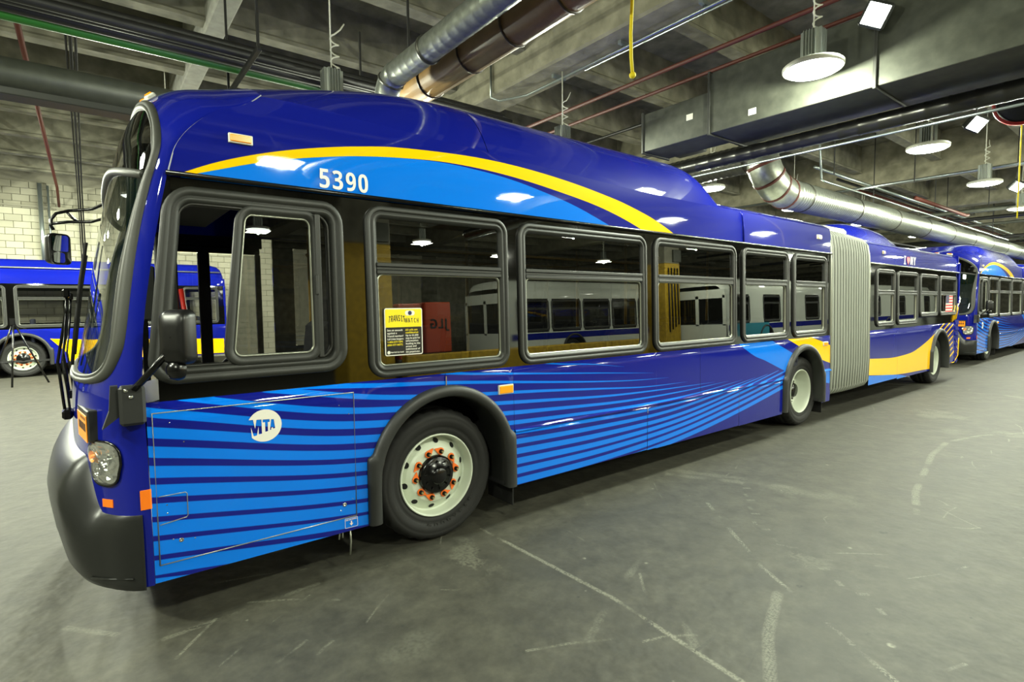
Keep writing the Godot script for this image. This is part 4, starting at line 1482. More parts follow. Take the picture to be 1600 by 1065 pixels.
# ---------------------------------------------------------------- simpler city buses standing round the hall
# built with its visible side at z = 0 facing +z, from x = 0 to len
func city_bus(label: String, group: String, at: Vector3, turn: float, len: float, body: Material, skirtm: Material, wheels: Array, wins: Array, opts := {}) -> Node3D:
	var b := thing("parked_bus", label, "bus", at, group)
	b.rotation.y = turn
	var wa := []
	for w in wheels: wa.append(w + .0)
	var mb := lower_panel(.05, len - .05, .32, 1.24, wa, [1000, 1001])
	part(b, "side_panel", mb, skirtm)
	part(b, "far_side_panel", lower_panel(.05, len - .05, .32, 1.24, [], [1000, 1001], -1), skirtm)
	var x := .05
	for i in wins.size() + 1:
		var x1: float = wins[i][0] + .045 if i < wins.size() else len - .05
		var m1 := MB.new(); strip(m1, x, x1, 1.24, 2.42)
		part(b, "window_pillar", m1, M.band if not opts.has("pillar") else opts.pillar)
		if i < wins.size():
			var m2 := MB.new(); strip(m2, x1, wins[i][1] - .045, 1.24, 1.325)
			part(b, "sill_strip", m2, M.band)
			var m3 := MB.new(); strip(m3, x1, wins[i][1] - .045, 2.335, 2.42)
			part(b, "head_strip", m3, M.band)
			x = wins[i][1] - .045
			make_window(b, [wins[i][0], 1.28, wins[i][1], 2.38], opts.get("bar", 2.08), 1, opts.get("glass", M.tint))
	# far side band with clear openings
	var fb := MB.new()
	var zr := -2 * HALF + .03
	fb.box(Vector3(len / 2, 1.30, zr), Vector3(len - .1, .12, .04))
	fb.box(Vector3(len / 2, 2.36, zr), Vector3(len - .1, .12, .04))
	var k := 0.1
	while k < len:
		fb.box(Vector3(k, 1.83, zr), Vector3(.12, 1.0, .04))
		k += 1.6
	part(b, "far_window_band", fb, M.band)
	# upper cove and roof in one skin, rounded at both ends
	mb = MB.new().smooth(true)
	var P := []
	for s in [[.0, .55], [.06, .80], [.16, .93], [.35, 1.0], [len - .35, 1.0], [len - .16, .93], [len - .06, .80], [len, .55]]:
		var row := PackedVector3Array()
		for q in [[-.035, 2.42], [-.04, 2.52], [-.06, 2.64], [-.10, 2.72], [-.20, 2.80], [-.26, 2.86], [-.30, 2.98], [-.40, 3.06], [-.7, 3.09], [-HALF, 3.1], [-2 * HALF + .7, 3.09], [-2 * HALF + .40, 3.06], [-2 * HALF + .30, 2.98], [-2 * HALF + .26, 2.86], [-2 * HALF + .10, 2.72], [-2 * HALF + .035, 2.42]]:
			row.append(Vector3(s[0], 2.42 + (q[1] - 2.42) * s[1], -HALF + (q[0] + HALF) * lerpf(.93, 1.0, s[1])))
		P.append(row)
	mb.grid(P)
	part(b, "roof", mb, body)
	for e in [0.03, len - .03]:
		mb = MB.new()
		mb.box(Vector3(e, .78, -HALF), Vector3(.06, .95, 2.5))
		mb.box(Vector3(e, 2.46, -HALF), Vector3(.06, .35, 2.44))
		for zz in [-.1, -HALF, -2 * HALF + .1]: mb.box(Vector3(e, 1.8, zz), Vector3(.06, 1.2, .14))
		part(b, "end_wall", mb, body)
		mb = MB.new()
		mb.box(Vector3(e, 1.78, -HALF), Vector3(.01, 1.06, 2.3))
		part(b, "end_glass", mb, opts.get("glass", M.tint))
	mb = MB.new()
	mb.box(Vector3(len / 2, .42, -HALF), Vector3(len - .1, .05, 2.4))
	part(b, "cabin_floor", mb, M.cabin)
	for w in wheels:
		make_wheel(b, Vector3(w, .485, -.125), false, 1, false)
		make_wheel(b, Vector3(w, .485, -2 * HALF + .125), false, -1, false)
		make_arch(b, w, .74)
	for i in int(len / .95):
		var s := MB.new()
		s.cbox(Vector3(.8 + i * .95, 1.15, -.5), Vector3(.08, .7, .75), .03)
		s.cbox(Vector3(.6 + i * .95, .88, -.5), Vector3(.4, .08, .75), .03)
		part(b, "passenger_seat", s, M.seat)
	return b

# ---------------------------------------------------------------- hall
var mark_x := -1.0
func stroke(im: Image, pts: Array, w: float, c: Color, a: float, sd: int, gap := 0.35):
	var n := FastNoiseLite.new()
	n.seed = sd; n.frequency = 0.03
	var ppm := 256.0
	for s in pts.size() - 1:
		var p0: Vector2 = pts[s]; var p1: Vector2 = pts[s + 1]
		var L := int(p0.distance_to(p1) * ppm) + 1
		for i in L:
			var p := p0.lerp(p1, float(i) / L)
			var side := (p1 - p0).normalized().orthogonal()
			var k := clampf((n.get_noise_2d(p.x * 77.0, p.y * 77.0) + gap) * 2.2, 0, 1)
			var hw := int(w * ppm / 2 * (0.7 + k * .5)) + 1
			for j in range(-hw, hw + 1):
				var q := p + side * (j / ppm)
				var x := int((q.x - mark_x) * ppm); var y := int((q.y + 1.0) * ppm)
				if x < 3 or y < 3 or x >= 2045 or y >= 1021: continue
				var g := clampf(n.get_noise_2d(x * 7.0, y * 7.0) * 1.4 + .75, 0, 1)
				var al := a * k * g * (1.0 - pow(absf(j) / (hw + 1.0), 3))
				var o := im.get_pixel(x, y)
				if al > o.a * .6:
					im.set_pixel(x, y, Color(c.r, c.g, c.b, clampf(maxf(al, o.a), 0, 1)))

func blot(im: Image, c: Vector2, r: Vector2, turn: float, col: Color, a: float, sd: int):
	var n := FastNoiseLite.new()
	n.seed = sd; n.frequency = 0.02; n.fractal_octaves = 4
	var ppm := 256.0
	var R := int(maxf(r.x, r.y) * ppm * 1.4)
	var cx := int((c.x - mark_x) * ppm); var cy := int((c.y + 1.0) * ppm)
	if cx + R < 0 or cx - R > 2048: return
	for y in range(maxi(3, cy - R), mini(1021, cy + R)):
		for x in range(maxi(3, cx - R), mini(2045, cx + R)):
			var d := Vector2(x - cx, y - cy).rotated(-turn) / ppm
			var e := Vector2(d.x / r.x, d.y / r.y).length() + n.get_noise_2d(x * .5, y * .5) * .9
			if e > 1.0: continue
			var al := a * clampf((1.0 - e) * 1.8, 0, 1) * clampf(.7 + n.get_noise_2d(x * 6.0, y * 6.0), 0, 1)
			var o := im.get_pixel(x, y)
			if al > o.a: im.set_pixel(x, y, Color(col.r, col.g, col.b, al))

func floor_marks() -> Image:
	var marks := Image.create(2048, 1024, false, Image.FORMAT_RGBA8)
	marks.fill(Color(.4, .4, .37, 0))
	var pale := Color(.55, .55, .49); var dark := Color(.15, .15, .14); var mid := Color(.21, .21, .19)
	var r2 := RandomNumberGenerator.new(); r2.seed = 9
	for i in 60:
		blot(marks, Vector2(r2.randf_range(-1, 14), r2.randf_range(-.6, 3.2)), Vector2(r2.randf_range(.12, .55), r2.randf_range(.06, .25)), r2.randf_range(0, 3), mid if i % 3 else Color(.42, .42, .37), r2.randf_range(.3, .55), 40 + i)
	# sweeping tyre tracks
	for k in 7:
		var pts := []
		var zc := 1.3 + .5 * k
		for i in 21: pts.append(Vector2(-1.0 + i * .65, zc + .5 * sin(i * .13 * (1 + .1 * k) + k * 1.3)))
		stroke(marks, pts, .16 + .03 * (k % 3), mid, .42, 70 + k, .15)
	stroke(marks, [Vector2(2.316, -.084), Vector2(2.35, 1.247), Vector2(2.265, 2.082), Vector2(2.18, 2.9)], .022, pale, .6, 1, .45)
	stroke(marks, [Vector2(4.145, .729), Vector2(3.389, 1.596), Vector2(2.804, 2.518), Vector2(2.45, 3.0)], .026, pale, .6, 2, .4)
	stroke(marks, [Vector2(4.12, .76), Vector2(3.36, 1.62), Vector2(2.78, 2.54)], .02, dark, .4, 3, .2)
	var arc := []
	for q in [[5.2, 1.95], [5.78, 1.782], [6.629, 1.633], [7.4, 1.50], [8.206, 1.449], [8.9, 1.62], [9.5, 1.947], [10.2, 2.5]]: arc.append(Vector2(q[0], q[1]))
	stroke(marks, arc, .05, pale, .40, 4, .45)
	stroke(marks, [Vector2(4.54, .012), Vector2(5.173, 1.164)], .09, pale, .30, 5, .2)
	stroke(marks, [Vector2(3.786, 1.747), Vector2(3.2, 1.80), Vector2(2.709, 1.978), Vector2(2.2, 2.25)], .05, pale, .38, 6, .2)
	stroke(marks, [Vector2(2.849, 1.037), Vector2(2.5, 1.17), Vector2(2.17, 1.312), Vector2(1.8, 1.5)], .045, pale, .32, 7, .1)
	stroke(marks, [Vector2(2.75, 1.30), Vector2(2.228, 1.911)], .04, pale, .30, 8, .1)
	stroke(marks, [Vector2(1.066, -.041), Vector2(.215, .021), Vector2(-.183, -.447)], .03, pale, .30, 12, .2)
	stroke(marks, [Vector2(2.75, 1.42), Vector2(1.9, 1.62), Vector2(1.5, 1.7)], .05, dark, .45, 9, .3)
	# tread print
	for i in 46:
		var f := i / 45.0
		var p := Vector2(5.0, .55).lerp(Vector2(4.0, 1.23), f * 2) if f < .5 else Vector2(4.0, 1.23).lerp(Vector2(3.42, 2.25), f * 2 - 1)
		var sgn := 1 if i % 2 == 0 else -1
		stroke(marks, [p, p + Vector2(.05 * sgn, .05)], .025, dark if i % 3 else pale, .4, 100 + i, .4)
	for q in [[3.109, 2.303, .035], [3.33, 1.86, .02], [2.62, .62, .02], [2.2, 1.1, .015], [4.6, 1.9, .03], [3.7, 2.6, .02]]:
		blot(marks, Vector2(q[0], q[1]), Vector2(q[2], q[2] * .8), 0.3, Color(.08, .08, .075), .9, 200 + int(q[0] * 10))
	for q in [[7.1, 2.0, .9, .18, .2], [5.9, 2.5, .6, .14, .3], [8.6, 2.3, .7, .2, .5], [4.4, 2.2, .5, .12, .4], [3.2, .4, .7, .16, .1]]:
		blot(marks, Vector2(q[0], q[1]), Vector2(q[2], q[3]), q[4], mid, .6, 300 + int(q[0] * 10))
	# worn scratches and drips
	for i in 150:
		var p := Vector2(r2.randf_range(-.8, 13), r2.randf_range(-.5, 2.9))
		var dd := Vector2.RIGHT.rotated(r2.randf_range(-.9, .9) + (1.6 if i % 4 == 0 else 0.0)) * r2.randf_range(.1, .7)
		stroke(marks, [p, p + dd * .5 + Vector2(0, r2.randf_range(-.03, .03)), p + dd], r2.randf_range(.004, .012), pale if i % 3 else dark, r2.randf_range(.25, .55), 400 + i, .15)
	for i in 90:
		blot(marks, Vector2(r2.randf_range(-.8, 13), r2.randf_range(-.5, 2.9)), Vector2.ONE * r2.randf_range(.006, .02), 0, dark if i % 3 else pale, .7, 700 + i)
	return marks

func make_floor():
	var fl := structure("floor")
	var base := noisy(Color(.185, .181, .155), Color(.31, .304, .262), .010, .25, .62, 11)
	var n := FastNoiseLite.new()
	n.seed = 5; n.frequency = .05; n.fractal_octaves = 3
	var nt := NoiseTexture2D.new()
	nt.width = 512; nt.height = 512; nt.seamless = true; nt.noise = n; nt.as_normal_map = true; nt.bump_strength = 1.5
	var bt := base.albedo_texture as NoiseTexture2D
	bt.width = 1024; bt.height = 1024
	var bn := bt.noise as FastNoiseLite
	bn.frequency = .012; bn.fractal_octaves = 8; bn.fractal_gain = .8
	base.normal_enabled = true; base.normal_texture = nt; base.normal_scale = .35
	# grime, fine speckle
	var gr := FastNoiseLite.new()
	gr.seed = 21; gr.frequency = .18; gr.fractal_octaves = 3
	var gt := NoiseTexture2D.new()
	gt.width = 1024; gt.height = 1024; gt.seamless = true; gt.noise = gr
	var gg := Gradient.new()
	gg.set_color(0, Color(.72, .72, .72)); gg.set_color(1, Color(1, 1, 1))
	gg.add_point(.45, Color(.90, .90, .89))
	gt.color_ramp = gg
	var mats := []
	for k in 2:
		mark_x = -1.0 + 8.0 * k
		var dm := base.duplicate() as StandardMaterial3D
		dm.detail_enabled = true
		dm.detail_albedo = tex(floor_marks())
		dm.detail_uv_layer = BaseMaterial3D.DETAIL_UV_2
		dm.detail_blend_mode = BaseMaterial3D.BLEND_MODE_MIX
		mats.append(dm)
	var X := [-12.3, -1.0, 7.0, 15.0, 62.3]; var Z := [-19.0, -1.0, 3.0, 24.3]
	for i in 4:
		for j in 3:
			var st := SurfaceTool.new()
			st.begin(Mesh.PRIMITIVE_TRIANGLES)
			var centre := (i == 1 or i == 2) and j == 1
			for v in [[0, 0], [1, 0], [1, 1], [0, 0], [1, 1], [0, 1]]:
				st.set_normal(Vector3.UP)
				st.set_uv(Vector2(v[0], v[1])); st.set_uv2(Vector2(v[0], v[1]))
				st.add_vertex(Vector3(X[i + v[0]], 0, Z[j + v[1]]))
			part(fl, "concrete_bay", st.commit(), mats[i - 1] if centre else base)
	var sl := MB.new()
	sl.box(Vector3(25, -.16, 2.6), Vector3(74.6, .30, 43.3))
	part(fl, "floor_slab", sl, base)

const Y_JOIST := 5.6
const Y_GIRDER := 5.2
func make_shell():
	# ceiling: deck, joists along the hall's length, girders across it
	var ce := structure("ceiling")
	var mb := MB.new()
	mb.box(Vector3(25, 6.55, 2.6), Vector3(74.6, .3, 43.3))
	part(ce, "ceiling_deck", mb, M.concrete)
	var gx := [-9.1, -2.5]
	for k in range(0, 9): gx.append(5.45 + 6.63 * k)
	for x in gx:
		mb = MB.new()
		mb.cbox(Vector3(x + .3, 5.81, 2.6), Vector3(.6, 1.22, 43), .03)
		part(ce, "girder", mb, M.concrete_warm)
	mb = MB.new()
	mb.cbox(Vector3(1.58, 5.95, -8), Vector3(.26, .86, 21), .02)
	part(ce, "cross_beam", mb, M.concrete_pale)
	var prof := PackedVector2Array([Vector2(-.11, 0), Vector2(.11, 0), Vector2(.11, .05), Vector2(.075, .09), Vector2(.085, .82), Vector2(-.085, .82), Vector2(-.075, .09), Vector2(-.11, .05)])
	for i in gx.size() - 1:
		var jm := MB.new()
		jm.prism(prof, gx[i + 1] - gx[i] - .62, Transform3D(Basis(Vector3(0, 0, 1), Vector3.UP, Vector3(1, 0, 0)), Vector3.ZERO))
		var jmesh := jm.mesh()
		var z := -17.0
		while z < 24.0:
			var o := part(ce, "joist", jmesh, M.concrete if (i + int(z)) % 2 == 0 else M.concrete_warm)
			o.position = Vector3(gx[i] + .61, Y_JOIST, z)
			z += 1.95
	# walls
	var W := structure("wall_back")
	mb = MB.new()
	mb.box(Vector3(25, 3.2, -18.98), Vector3(74.6, 7.0, .5))
	part(W, "wall_core", mb, M.mortar)
	var bm := MB.new(); bm.cbox(Vector3.ZERO, Vector3(.39, .19, .06), .006)
	var bmesh := bm.mesh()
	var bh := MB.new(); bh.cbox(Vector3.ZERO, Vector3(.19, .19, .06), .006)
	rng.seed = 4
	for r in 13:
		for c in 18:
			var y := 3.1 + r * .2
			var x := -2.6 + c * .4 + (.2 if r % 2 else 0.0)
			var o := part(W, "block", bmesh, [M.block_a, M.block_b][rng.randi() % 2] if y < 4.8 else [M.block_c, M.block_d][rng.randi() % 2])
			o.position = Vector3(x, y, -18.715 + rng.randf_range(-.003, .003))
	var rest := MB.new()
	for r in 32:
		for c in 60:
			var y := .1 + r * .2
			var x := -11.8 + c * .4 + (.2 if r % 2 else 0.0)
			if r >= 15 and r <= 27 and x > -2.7 and x < 4.5: continue
			if y > 4.8: continue
			rest.box(Vector3(x, y, -18.715), Vector3(.39, .19, .06))
	var ro := part(W, "far_blocks", rest, M.block_a)
	ro.set_meta("kind", "stuff")
	mb = MB.new()
	mb.cbox(Vector3(25, 4.87, -18.66), Vector3(74, .05, .1), .01)
	part(W, "wall_ledge", mb, M.block_c)
	W = structure("wall_front")
	mb = MB.new(); mb.box(Vector3(25, 3.2, 24.4), Vector3(74.6, 7.0, .4)); part(W, "wall_panel", mb, M.concrete)
	W = structure("wall_left")
	mb = MB.new(); mb.box(Vector3(-12.4, 3.2, 2.6), Vector3(.4, 7.0, 43.4)); part(W, "wall_panel", mb, M.concrete)
	W = structure("wall_right")
	mb = MB.new(); mb.box(Vector3(62.4, 3.2, 2.6), Vector3(.4, 7.0, 43.4)); part(W, "wall_panel", mb, M.concrete)

# round duct with fine ribs along a polyline
func ribbed(pts: Array, r: float, step: float, depth: float, n := 20) -> MB:
	var P := []; var R := []
	for s in pts.size() - 1:
		var a: Vector3 = pts[s]; var b: Vector3 = pts[s + 1]
		var L := a.distance_to(b)
		var k := maxi(1, int(L / step))
		for i in k:
			P.append(a.lerp(b, float(i) / k)); R.append(r)
			if depth > 0 and k > 2:
				P.append(a.lerp(b, (i + .82) / k)); R.append(r)
				P.append(a.lerp(b, (i + .90) / k)); R.append(r + depth)
	P.append(pts[-1]); R.append(r)
	var mb := MB.new().smooth(true)
	mb.tube(P, R, n)
	return mb

func bend(a: Vector3, c: Vector3, b: Vector3, n := 8) -> Array:
	var o := []
	for i in n + 1:
		var f := float(i) / n
		o.append(a.lerp(c, f).lerp(c.lerp(b, f), f))
	return o

func collar(parent: Node, at: Vector3, axis: Vector3, r: float, m: Material, w := .03, called := "duct_collar"):
	var mb := MB.new().smooth(true)
	mb.tube([at - axis * w, at - axis * w * .6, at + axis * w * .6, at + axis * w], [r, r + .012, r + .012, r], 20, false)
	part(parent, called, mb, m)

func make_services():
	# big ribbed duct running down the hall, with its elbow
	var d := thing("round_duct", "long silver ribbed round duct with elbow running above the bus roofs", "duct", Vector3(9.8, 3.75, -1.6))
	var o := Vector3(9.8, 3.75, -1.6)
	var el := bend(Vector3(9.75, 4.35, -1.75) - o, Vector3(9.75, 3.75, -1.6) - o, Vector3(10.5, 3.75, -1.6) - o, 8)
	part(d, "duct_run", ribbed([el[-1], Vector3(50, 3.75, -1.6) - o], .27, .09, .007, 22), M.galv)
	part(d, "duct_elbow", ribbed(el, .285, 10, 0, 22), M.galv)
	part(d, "duct_branch", ribbed([Vector3(9.75, 4.38, -6.5) - o, Vector3(9.75, 4.38, -2.0) - o, el[0]], .26, .12, .006, 22), M.galv_dark)
	for i in [1, 3, 5, 7]: collar(d, el[i], (el[i + 1] - el[i]).normalized(), .285, M.rust)
	for k in 11: collar(d, Vector3(11.0 + 2.4 * k, 3.75, -1.6) - o, Vector3.RIGHT, .272, M.galv_dark)
	# rectangular duct across the hall
	d = thing("rectangular_duct", "large grey rectangular sheet-metal duct with flanges crossing the hall", "duct", Vector3(7.3, 4.0, 1.5))
	var secs := [[-2.0, -.9, .62, .55], [-.9, 1.05, .95, .78], [1.05, 2.7, 1.05, .86], [2.7, 4.4, 1.05, .86], [4.4, 6.2, 1.05, .86], [6.2, 8.4, 1.05, .86]]
	for s in secs:
		var mb := MB.new()
		mb.cbox(Vector3(s[2] / 2 - .6, s[3] / 2, (s[0] + s[1]) / 2 - 1.5), Vector3(s[2], s[3], s[1] - s[0] - .01), .006)
		part(d, "duct_section", mb, M.sheet)
		mb = MB.new()
		mb.cbox(Vector3(s[2] / 2 - .6, s[3] / 2, s[0] - 1.5), Vector3(s[2] + .05, s[3] + .05, .035), .006)
		part(d, "duct_flange", mb, M.sheet_dark)
	for q in [[-1.2, .3], [-.3, .12]]:
		var mb := MB.new()
		mb.cbox(Vector3(-.605, q[1], q[0] - 1.5), Vector3(.01, .08, .1), .002)
		part(d, "duct_tag", mb, M.bezel)
	var mb := MB.new()
	mb.cbox(Vector3(.3, .15, -3.4), Vector3(.5, .06, .5), .01)
	part(d, "duct_outlet", mb, M.sheet)
	# dark spiral pipe under it
	d = thing("spiral_duct", "dark shiny spiral pipe hanging under the rectangular duct", "duct", Vector3(7.55, 3.86, 1.0))
	part(d, "pipe_run", ribbed([Vector3(0, 0, -7.5), Vector3(0, 0, 7)], .10, .22, .005, 16), M.galv_black)
	mb = MB.new().smooth(true)
	mb.tube([Vector3(.05, -.15, -4), Vector3(.05, -.14, 7)], .016, 8)
	part(d, "conduit", mb, M.zinc)
	# silver pipe with elbow and brown insulated pipe
	d = thing("elbow_duct", "shiny silver spiral duct with elbow beside the brown insulated pipe", "duct", Vector3(2.5, 4.0, -1.9))
	el = bend(Vector3(0, 0, .22), Vector3(0, 0, 0), Vector3(0, -.25, -.04), 6)
	part(d, "duct_run", ribbed([Vector3(0, 0, 6), el[0]], .115, .12, .0012, 18), M.galv)
	part(d, "duct_elbow", ribbed(el, .122, 10, 0, 18), M.galv)
	part(d, "duct_drop", ribbed([el[-1], Vector3(0, -.62, -.05)], .118, .10, .0015, 18), M.galv)
	for i in [2, 5]: collar(d, el[i], (el[i + 1] - el[i]).normalized(), .122, M.galv_dark, .012)
	collar(d, Vector3(0, 0, .85), Vector3.BACK, .117, M.galv_dark, .02)
	d = thing("insulated_pipe", "thick brown insulated pipe with banded joints next to the silver duct", "pipe", Vector3(2.93, 4.06, 0))
	part(d, "pipe_run", ribbed([Vector3(0, 0, -3.0), Vector3(0, 0, 5)], .165, 10, 0, 22), M.brown)
	for z in [-1.75, -1.0, -.35, .3, .95, 1.6]: collar(d, Vector3(0, 0, z), Vector3.BACK, .165, M.brown_dark, .012, "pipe_band")
	# pipes over the front of the bus
	d = thing("pipe_rack", "bundle of dark pipes with a green painted pipe above the bus nose", "pipe", Vector3(0, 4.36, -3.4))
	for q in [[0, 0, .055, M.green_pipe], [.10, .04, .06, M.black_pipe], [.22, .06, .06, M.black_pipe], [.34, .03, .05, M.black_pipe], [.02, .13, .055, M.black_pipe], [.16, .16, .05, M.black_pipe]]:
		mb = MB.new().smooth(true)
		mb.tube([Vector3(-11, q[1], q[0]), Vector3(5.0, q[1], q[0])], q[2], 12)
		part(d, "pipe_run", mb, q[3])
	for x in [-5.5, -3.1, 1.45, 3.1]:
		mb = MB.new()
		mb.cbox(Vector3(x, -.10, .15), Vector3(.045, .045, 1.5), .004)
		mb.cbox(Vector3(x, .50, -.55), Vector3(.025, 1.2, .025), .002)
		mb.cbox(Vector3(x, .50, .85), Vector3(.025, 1.2, .025), .002)
		part(d, "trapeze_hanger", mb, M.black_pipe)
	d = thing("wall_duct", "wide grey round duct below the ceiling ahead of the bus nose", "duct", Vector3(-4, 4.12, -4.25))
	part(d, "duct_run", ribbed([Vector3(-8, 0, 0), Vector3(6.5, 0, 0)], .15, 10, 0, 22), M.sheet)
	mb = MB.new()
	mb.cbox(Vector3(-.75, -.18, -.10), Vector3(14.5, .08, .26), .01)
	part(d, "duct_rail", mb, M.sheet_dark)
	# sprinkler and conduit lines
	line("sprinkler_pipe", "rust-red sprinkler pipe with couplings running to the block wall", "pipe", [Vector3(-.52, 5.35, -4.0), Vector3(-.52, 5.35, -17.8), Vector3(-.52, 4.9, -18.5)], .035, M.rust)
	for q in [[.0, .022], [.055, .018], [-.05, .014]]:
		line("ceiling_conduit", "dark conduit running below the joists to the block wall", "conduit", [Vector3(q[0], 5.42, -1.0), Vector3(q[0], 5.42, -18.3), Vector3(q[0], 3.0, -18.55)], q[1], M.black_pipe, "conduits to the block wall")
	line("wall_pipe", "pale vertical pipe on the white block wall", "pipe", [Vector3(-.95, 5.55, -18.5), Vector3(-.95, 2.5, -18.5)], .06, M.zinc)
	line("wall_pipe", "thin pale vertical pipe beside the thicker wall pipe", "pipe", [Vector3(-.76, 5.5, -18.5), Vector3(-.76, 2.5, -18.5)], .03, M.zinc)
	var gc := [Vector3(5.42, 5.9, -4.1), Vector3(5.42, 5.15, -4.1), Vector3(5.55, 5.11, -4.05)]
	gc.append_array([Vector3(5.78, 5.12, -3.6), Vector3(5.80, 5.12, 8)])
	line("girder_conduit", "shiny silver conduit clipped under the near concrete girder", "conduit", gc, .018, M.zinc)
	line("girder_conduit", "second silver conduit alongside the one under the girder", "conduit", [Vector3(5.88, 5.13, -2.4), Vector3(5.88, 5.13, 8)], .016, M.zinc)
	for z in [-2.9, -1.6, -.4]:
		mb = MB.new(); mb.cbox(Vector3(5.82, 5.1745, z), Vector3(.26, .051, .05), .004)
		single("conduit_clamp", mb, M.zinc, "small metal clamp holding conduits under the girder", "clamp", "conduit clamps")
	for q in [[6.56, 5.0, .03, "rusty branch sprinkler pipe nearest the concrete girder"], [7.0, 4.95, .026, "rusty sprinkler pipe between the girder and the rectangular duct"]]:
		line("sprinkler_pipe", q[3], "pipe", [Vector3(q[0], q[1], -8), Vector3(q[0], q[1], 8)], q[2], M.rust)
	for q in [[4.3, 5.3], [8.9, 5.3], [10.6, 5.2]]:
		line("branch_pipe", "dark pipe crossing the hall under the joists", "pipe", [Vector3(q[0], q[1], -12), Vector3(q[0], q[1], 10)], .03, M.black_pipe, "dark pipes under the joists")
	# conduits and pipes further down the hall
	line("drop_conduit", "silver conduit that bends down then runs along the hall", "conduit", [Vector3(11.6, 5.05, -6), Vector3(11.8, 5.05, -1.75), Vector3(11.9, 4.95, -1.65), Vector3(11.95, 4.22, -1.62), Vector3(12.1, 4.2, -1.6), Vector3(30, 4.2, -1.75)], .022, M.zinc)
	line("hose_pipe", "rust-red pipe running along the hall beside the silver conduit", "pipe", [Vector3(15.9, 4.22, -1.1), Vector3(20.4, 4.22, -1.1), Vector3(20.7, 4.25, -1.1)], .045, M.rust)
	line("girder_conduit", "long silver conduit under the second concrete girder", "conduit", [Vector3(15.9, 4.65, -6), Vector3(15.9, 4.65, 8)], .03, M.zinc)
	for k in 9:
		var x := 20.7 + 3.1 * k
		line("cross_pipe", "dark service pipe crossing far down the hall", "pipe", [Vector3(x, 4.36 + .12 * (k % 3), -14), Vector3(x, 4.36 + .12 * (k % 3), 12)], .07 - .01 * (k % 3), M.black_pipe if k % 2 else M.sheet, "service pipes far down the hall")
	for k in 6:
		line("length_pipe", "thin service pipe running along the far hall ceiling", "pipe", [Vector3(13 + 2 * k, 4.75 + .05 * k, -2.2 - .3 * k - (1.8 if k > 2 else 0.0)), Vector3(58, 4.75 + .05 * k, -2.2 - .3 * k - (1.8 if k > 2 else 0.0))], .035, [M.zinc, M.black_pipe, M.rust][k % 3], "pipes along the far hall ceiling")
	for k in 4:
		line("tray_pipe", "dark pipe in the rack along the far ceiling behind the ribbed duct", "pipe", [Vector3(10.3, 4.05 + .05 * k, -4.4 - .16 * k), Vector3(56, 4.05 + .05 * k, -4.4 - .16 * k)], .05, M.black_pipe, "rack pipes behind the ribbed duct")
	for k in 14:
		var x := 12.5 + 2.3 * k
		var hz := -1.6 + .9 * sin(k * 2.1)
		var ht := hang_top(x, hz)
		mb = MB.new(); mb.box(Vector3(x, (4.4 + ht) / 2, hz), Vector3(.02, ht - 4.4, .02))
		single("hanger_rod", mb, M.black_pipe, "thin hanger rod dropping from the joists", "rod", "hanger rods")
	# pull rope
	mb = MB.new().smooth(true)
	mb.tube([Vector3(3.27, 5.5, .62), Vector3(3.28, 4.2, .61), Vector3(3.262, 3.72, .6), Vector3(3.268, 3.55, .6), Vector3(3.282, 3.44, .6)], .0125, 8)
	mb.lathe([Vector2(0, -.025), Vector2(.018, -.018), Vector2(.025, 0), Vector2(.018, .018), Vector2(0, .025)], 10, Transform3D(Basis.IDENTITY, Vector3(3.284, 3.425, .6)))
	single("pull_rope", mb, M.rope, "yellow rope with knotted end hanging from the ceiling", "rope")
	# hose reel at the right edge
	d = thing("hose_reel", "dark round ceiling hose reel with red rim", "reel", Vector3(10.6, 4.52, 1.60))
	mb = MB.new().smooth(true)
	var X := Transform3D(Basis(Vector3.UP, deg_to_rad(-80)), Vector3.ZERO)
	mb.lathe([Vector2(0, .10), Vector2(.26, .10), Vector2(.30, .06), Vector2(.30, -.06), Vector2(.26, -.10), Vector2(0, -.10)], 32, X)
	part(d, "reel_drum", mb, M.reel)
	mb = MB.new().smooth(true)
	mb.lathe([Vector2(.29, .12), Vector2(.33, .12), Vector2(.33, .08), Vector2(.29, .08)], 32, X)
	part(d, "reel_rim", mb, M.red)
	mb = MB.new(); mb.cbox(Vector3(.0, .325, 0), Vector3(.06, .65, .05), .005)
	part(d, "reel_bracket", mb, M.black_pipe)
	line("reel_cord", "thin yellow cord hanging below the hose reel", "cord", [Vector3(10.6, 4.5, 1.60), Vector3(10.6, 2.9, 1.60)], .008, M.rope)

func line(called: String, label: String, category: String, pts: Array, r: float, m: Material, group := ""):
	var mb := MB.new().smooth(true)
	mb.tube(pts, r, 10)
	single(called, mb, m, label, category, group)

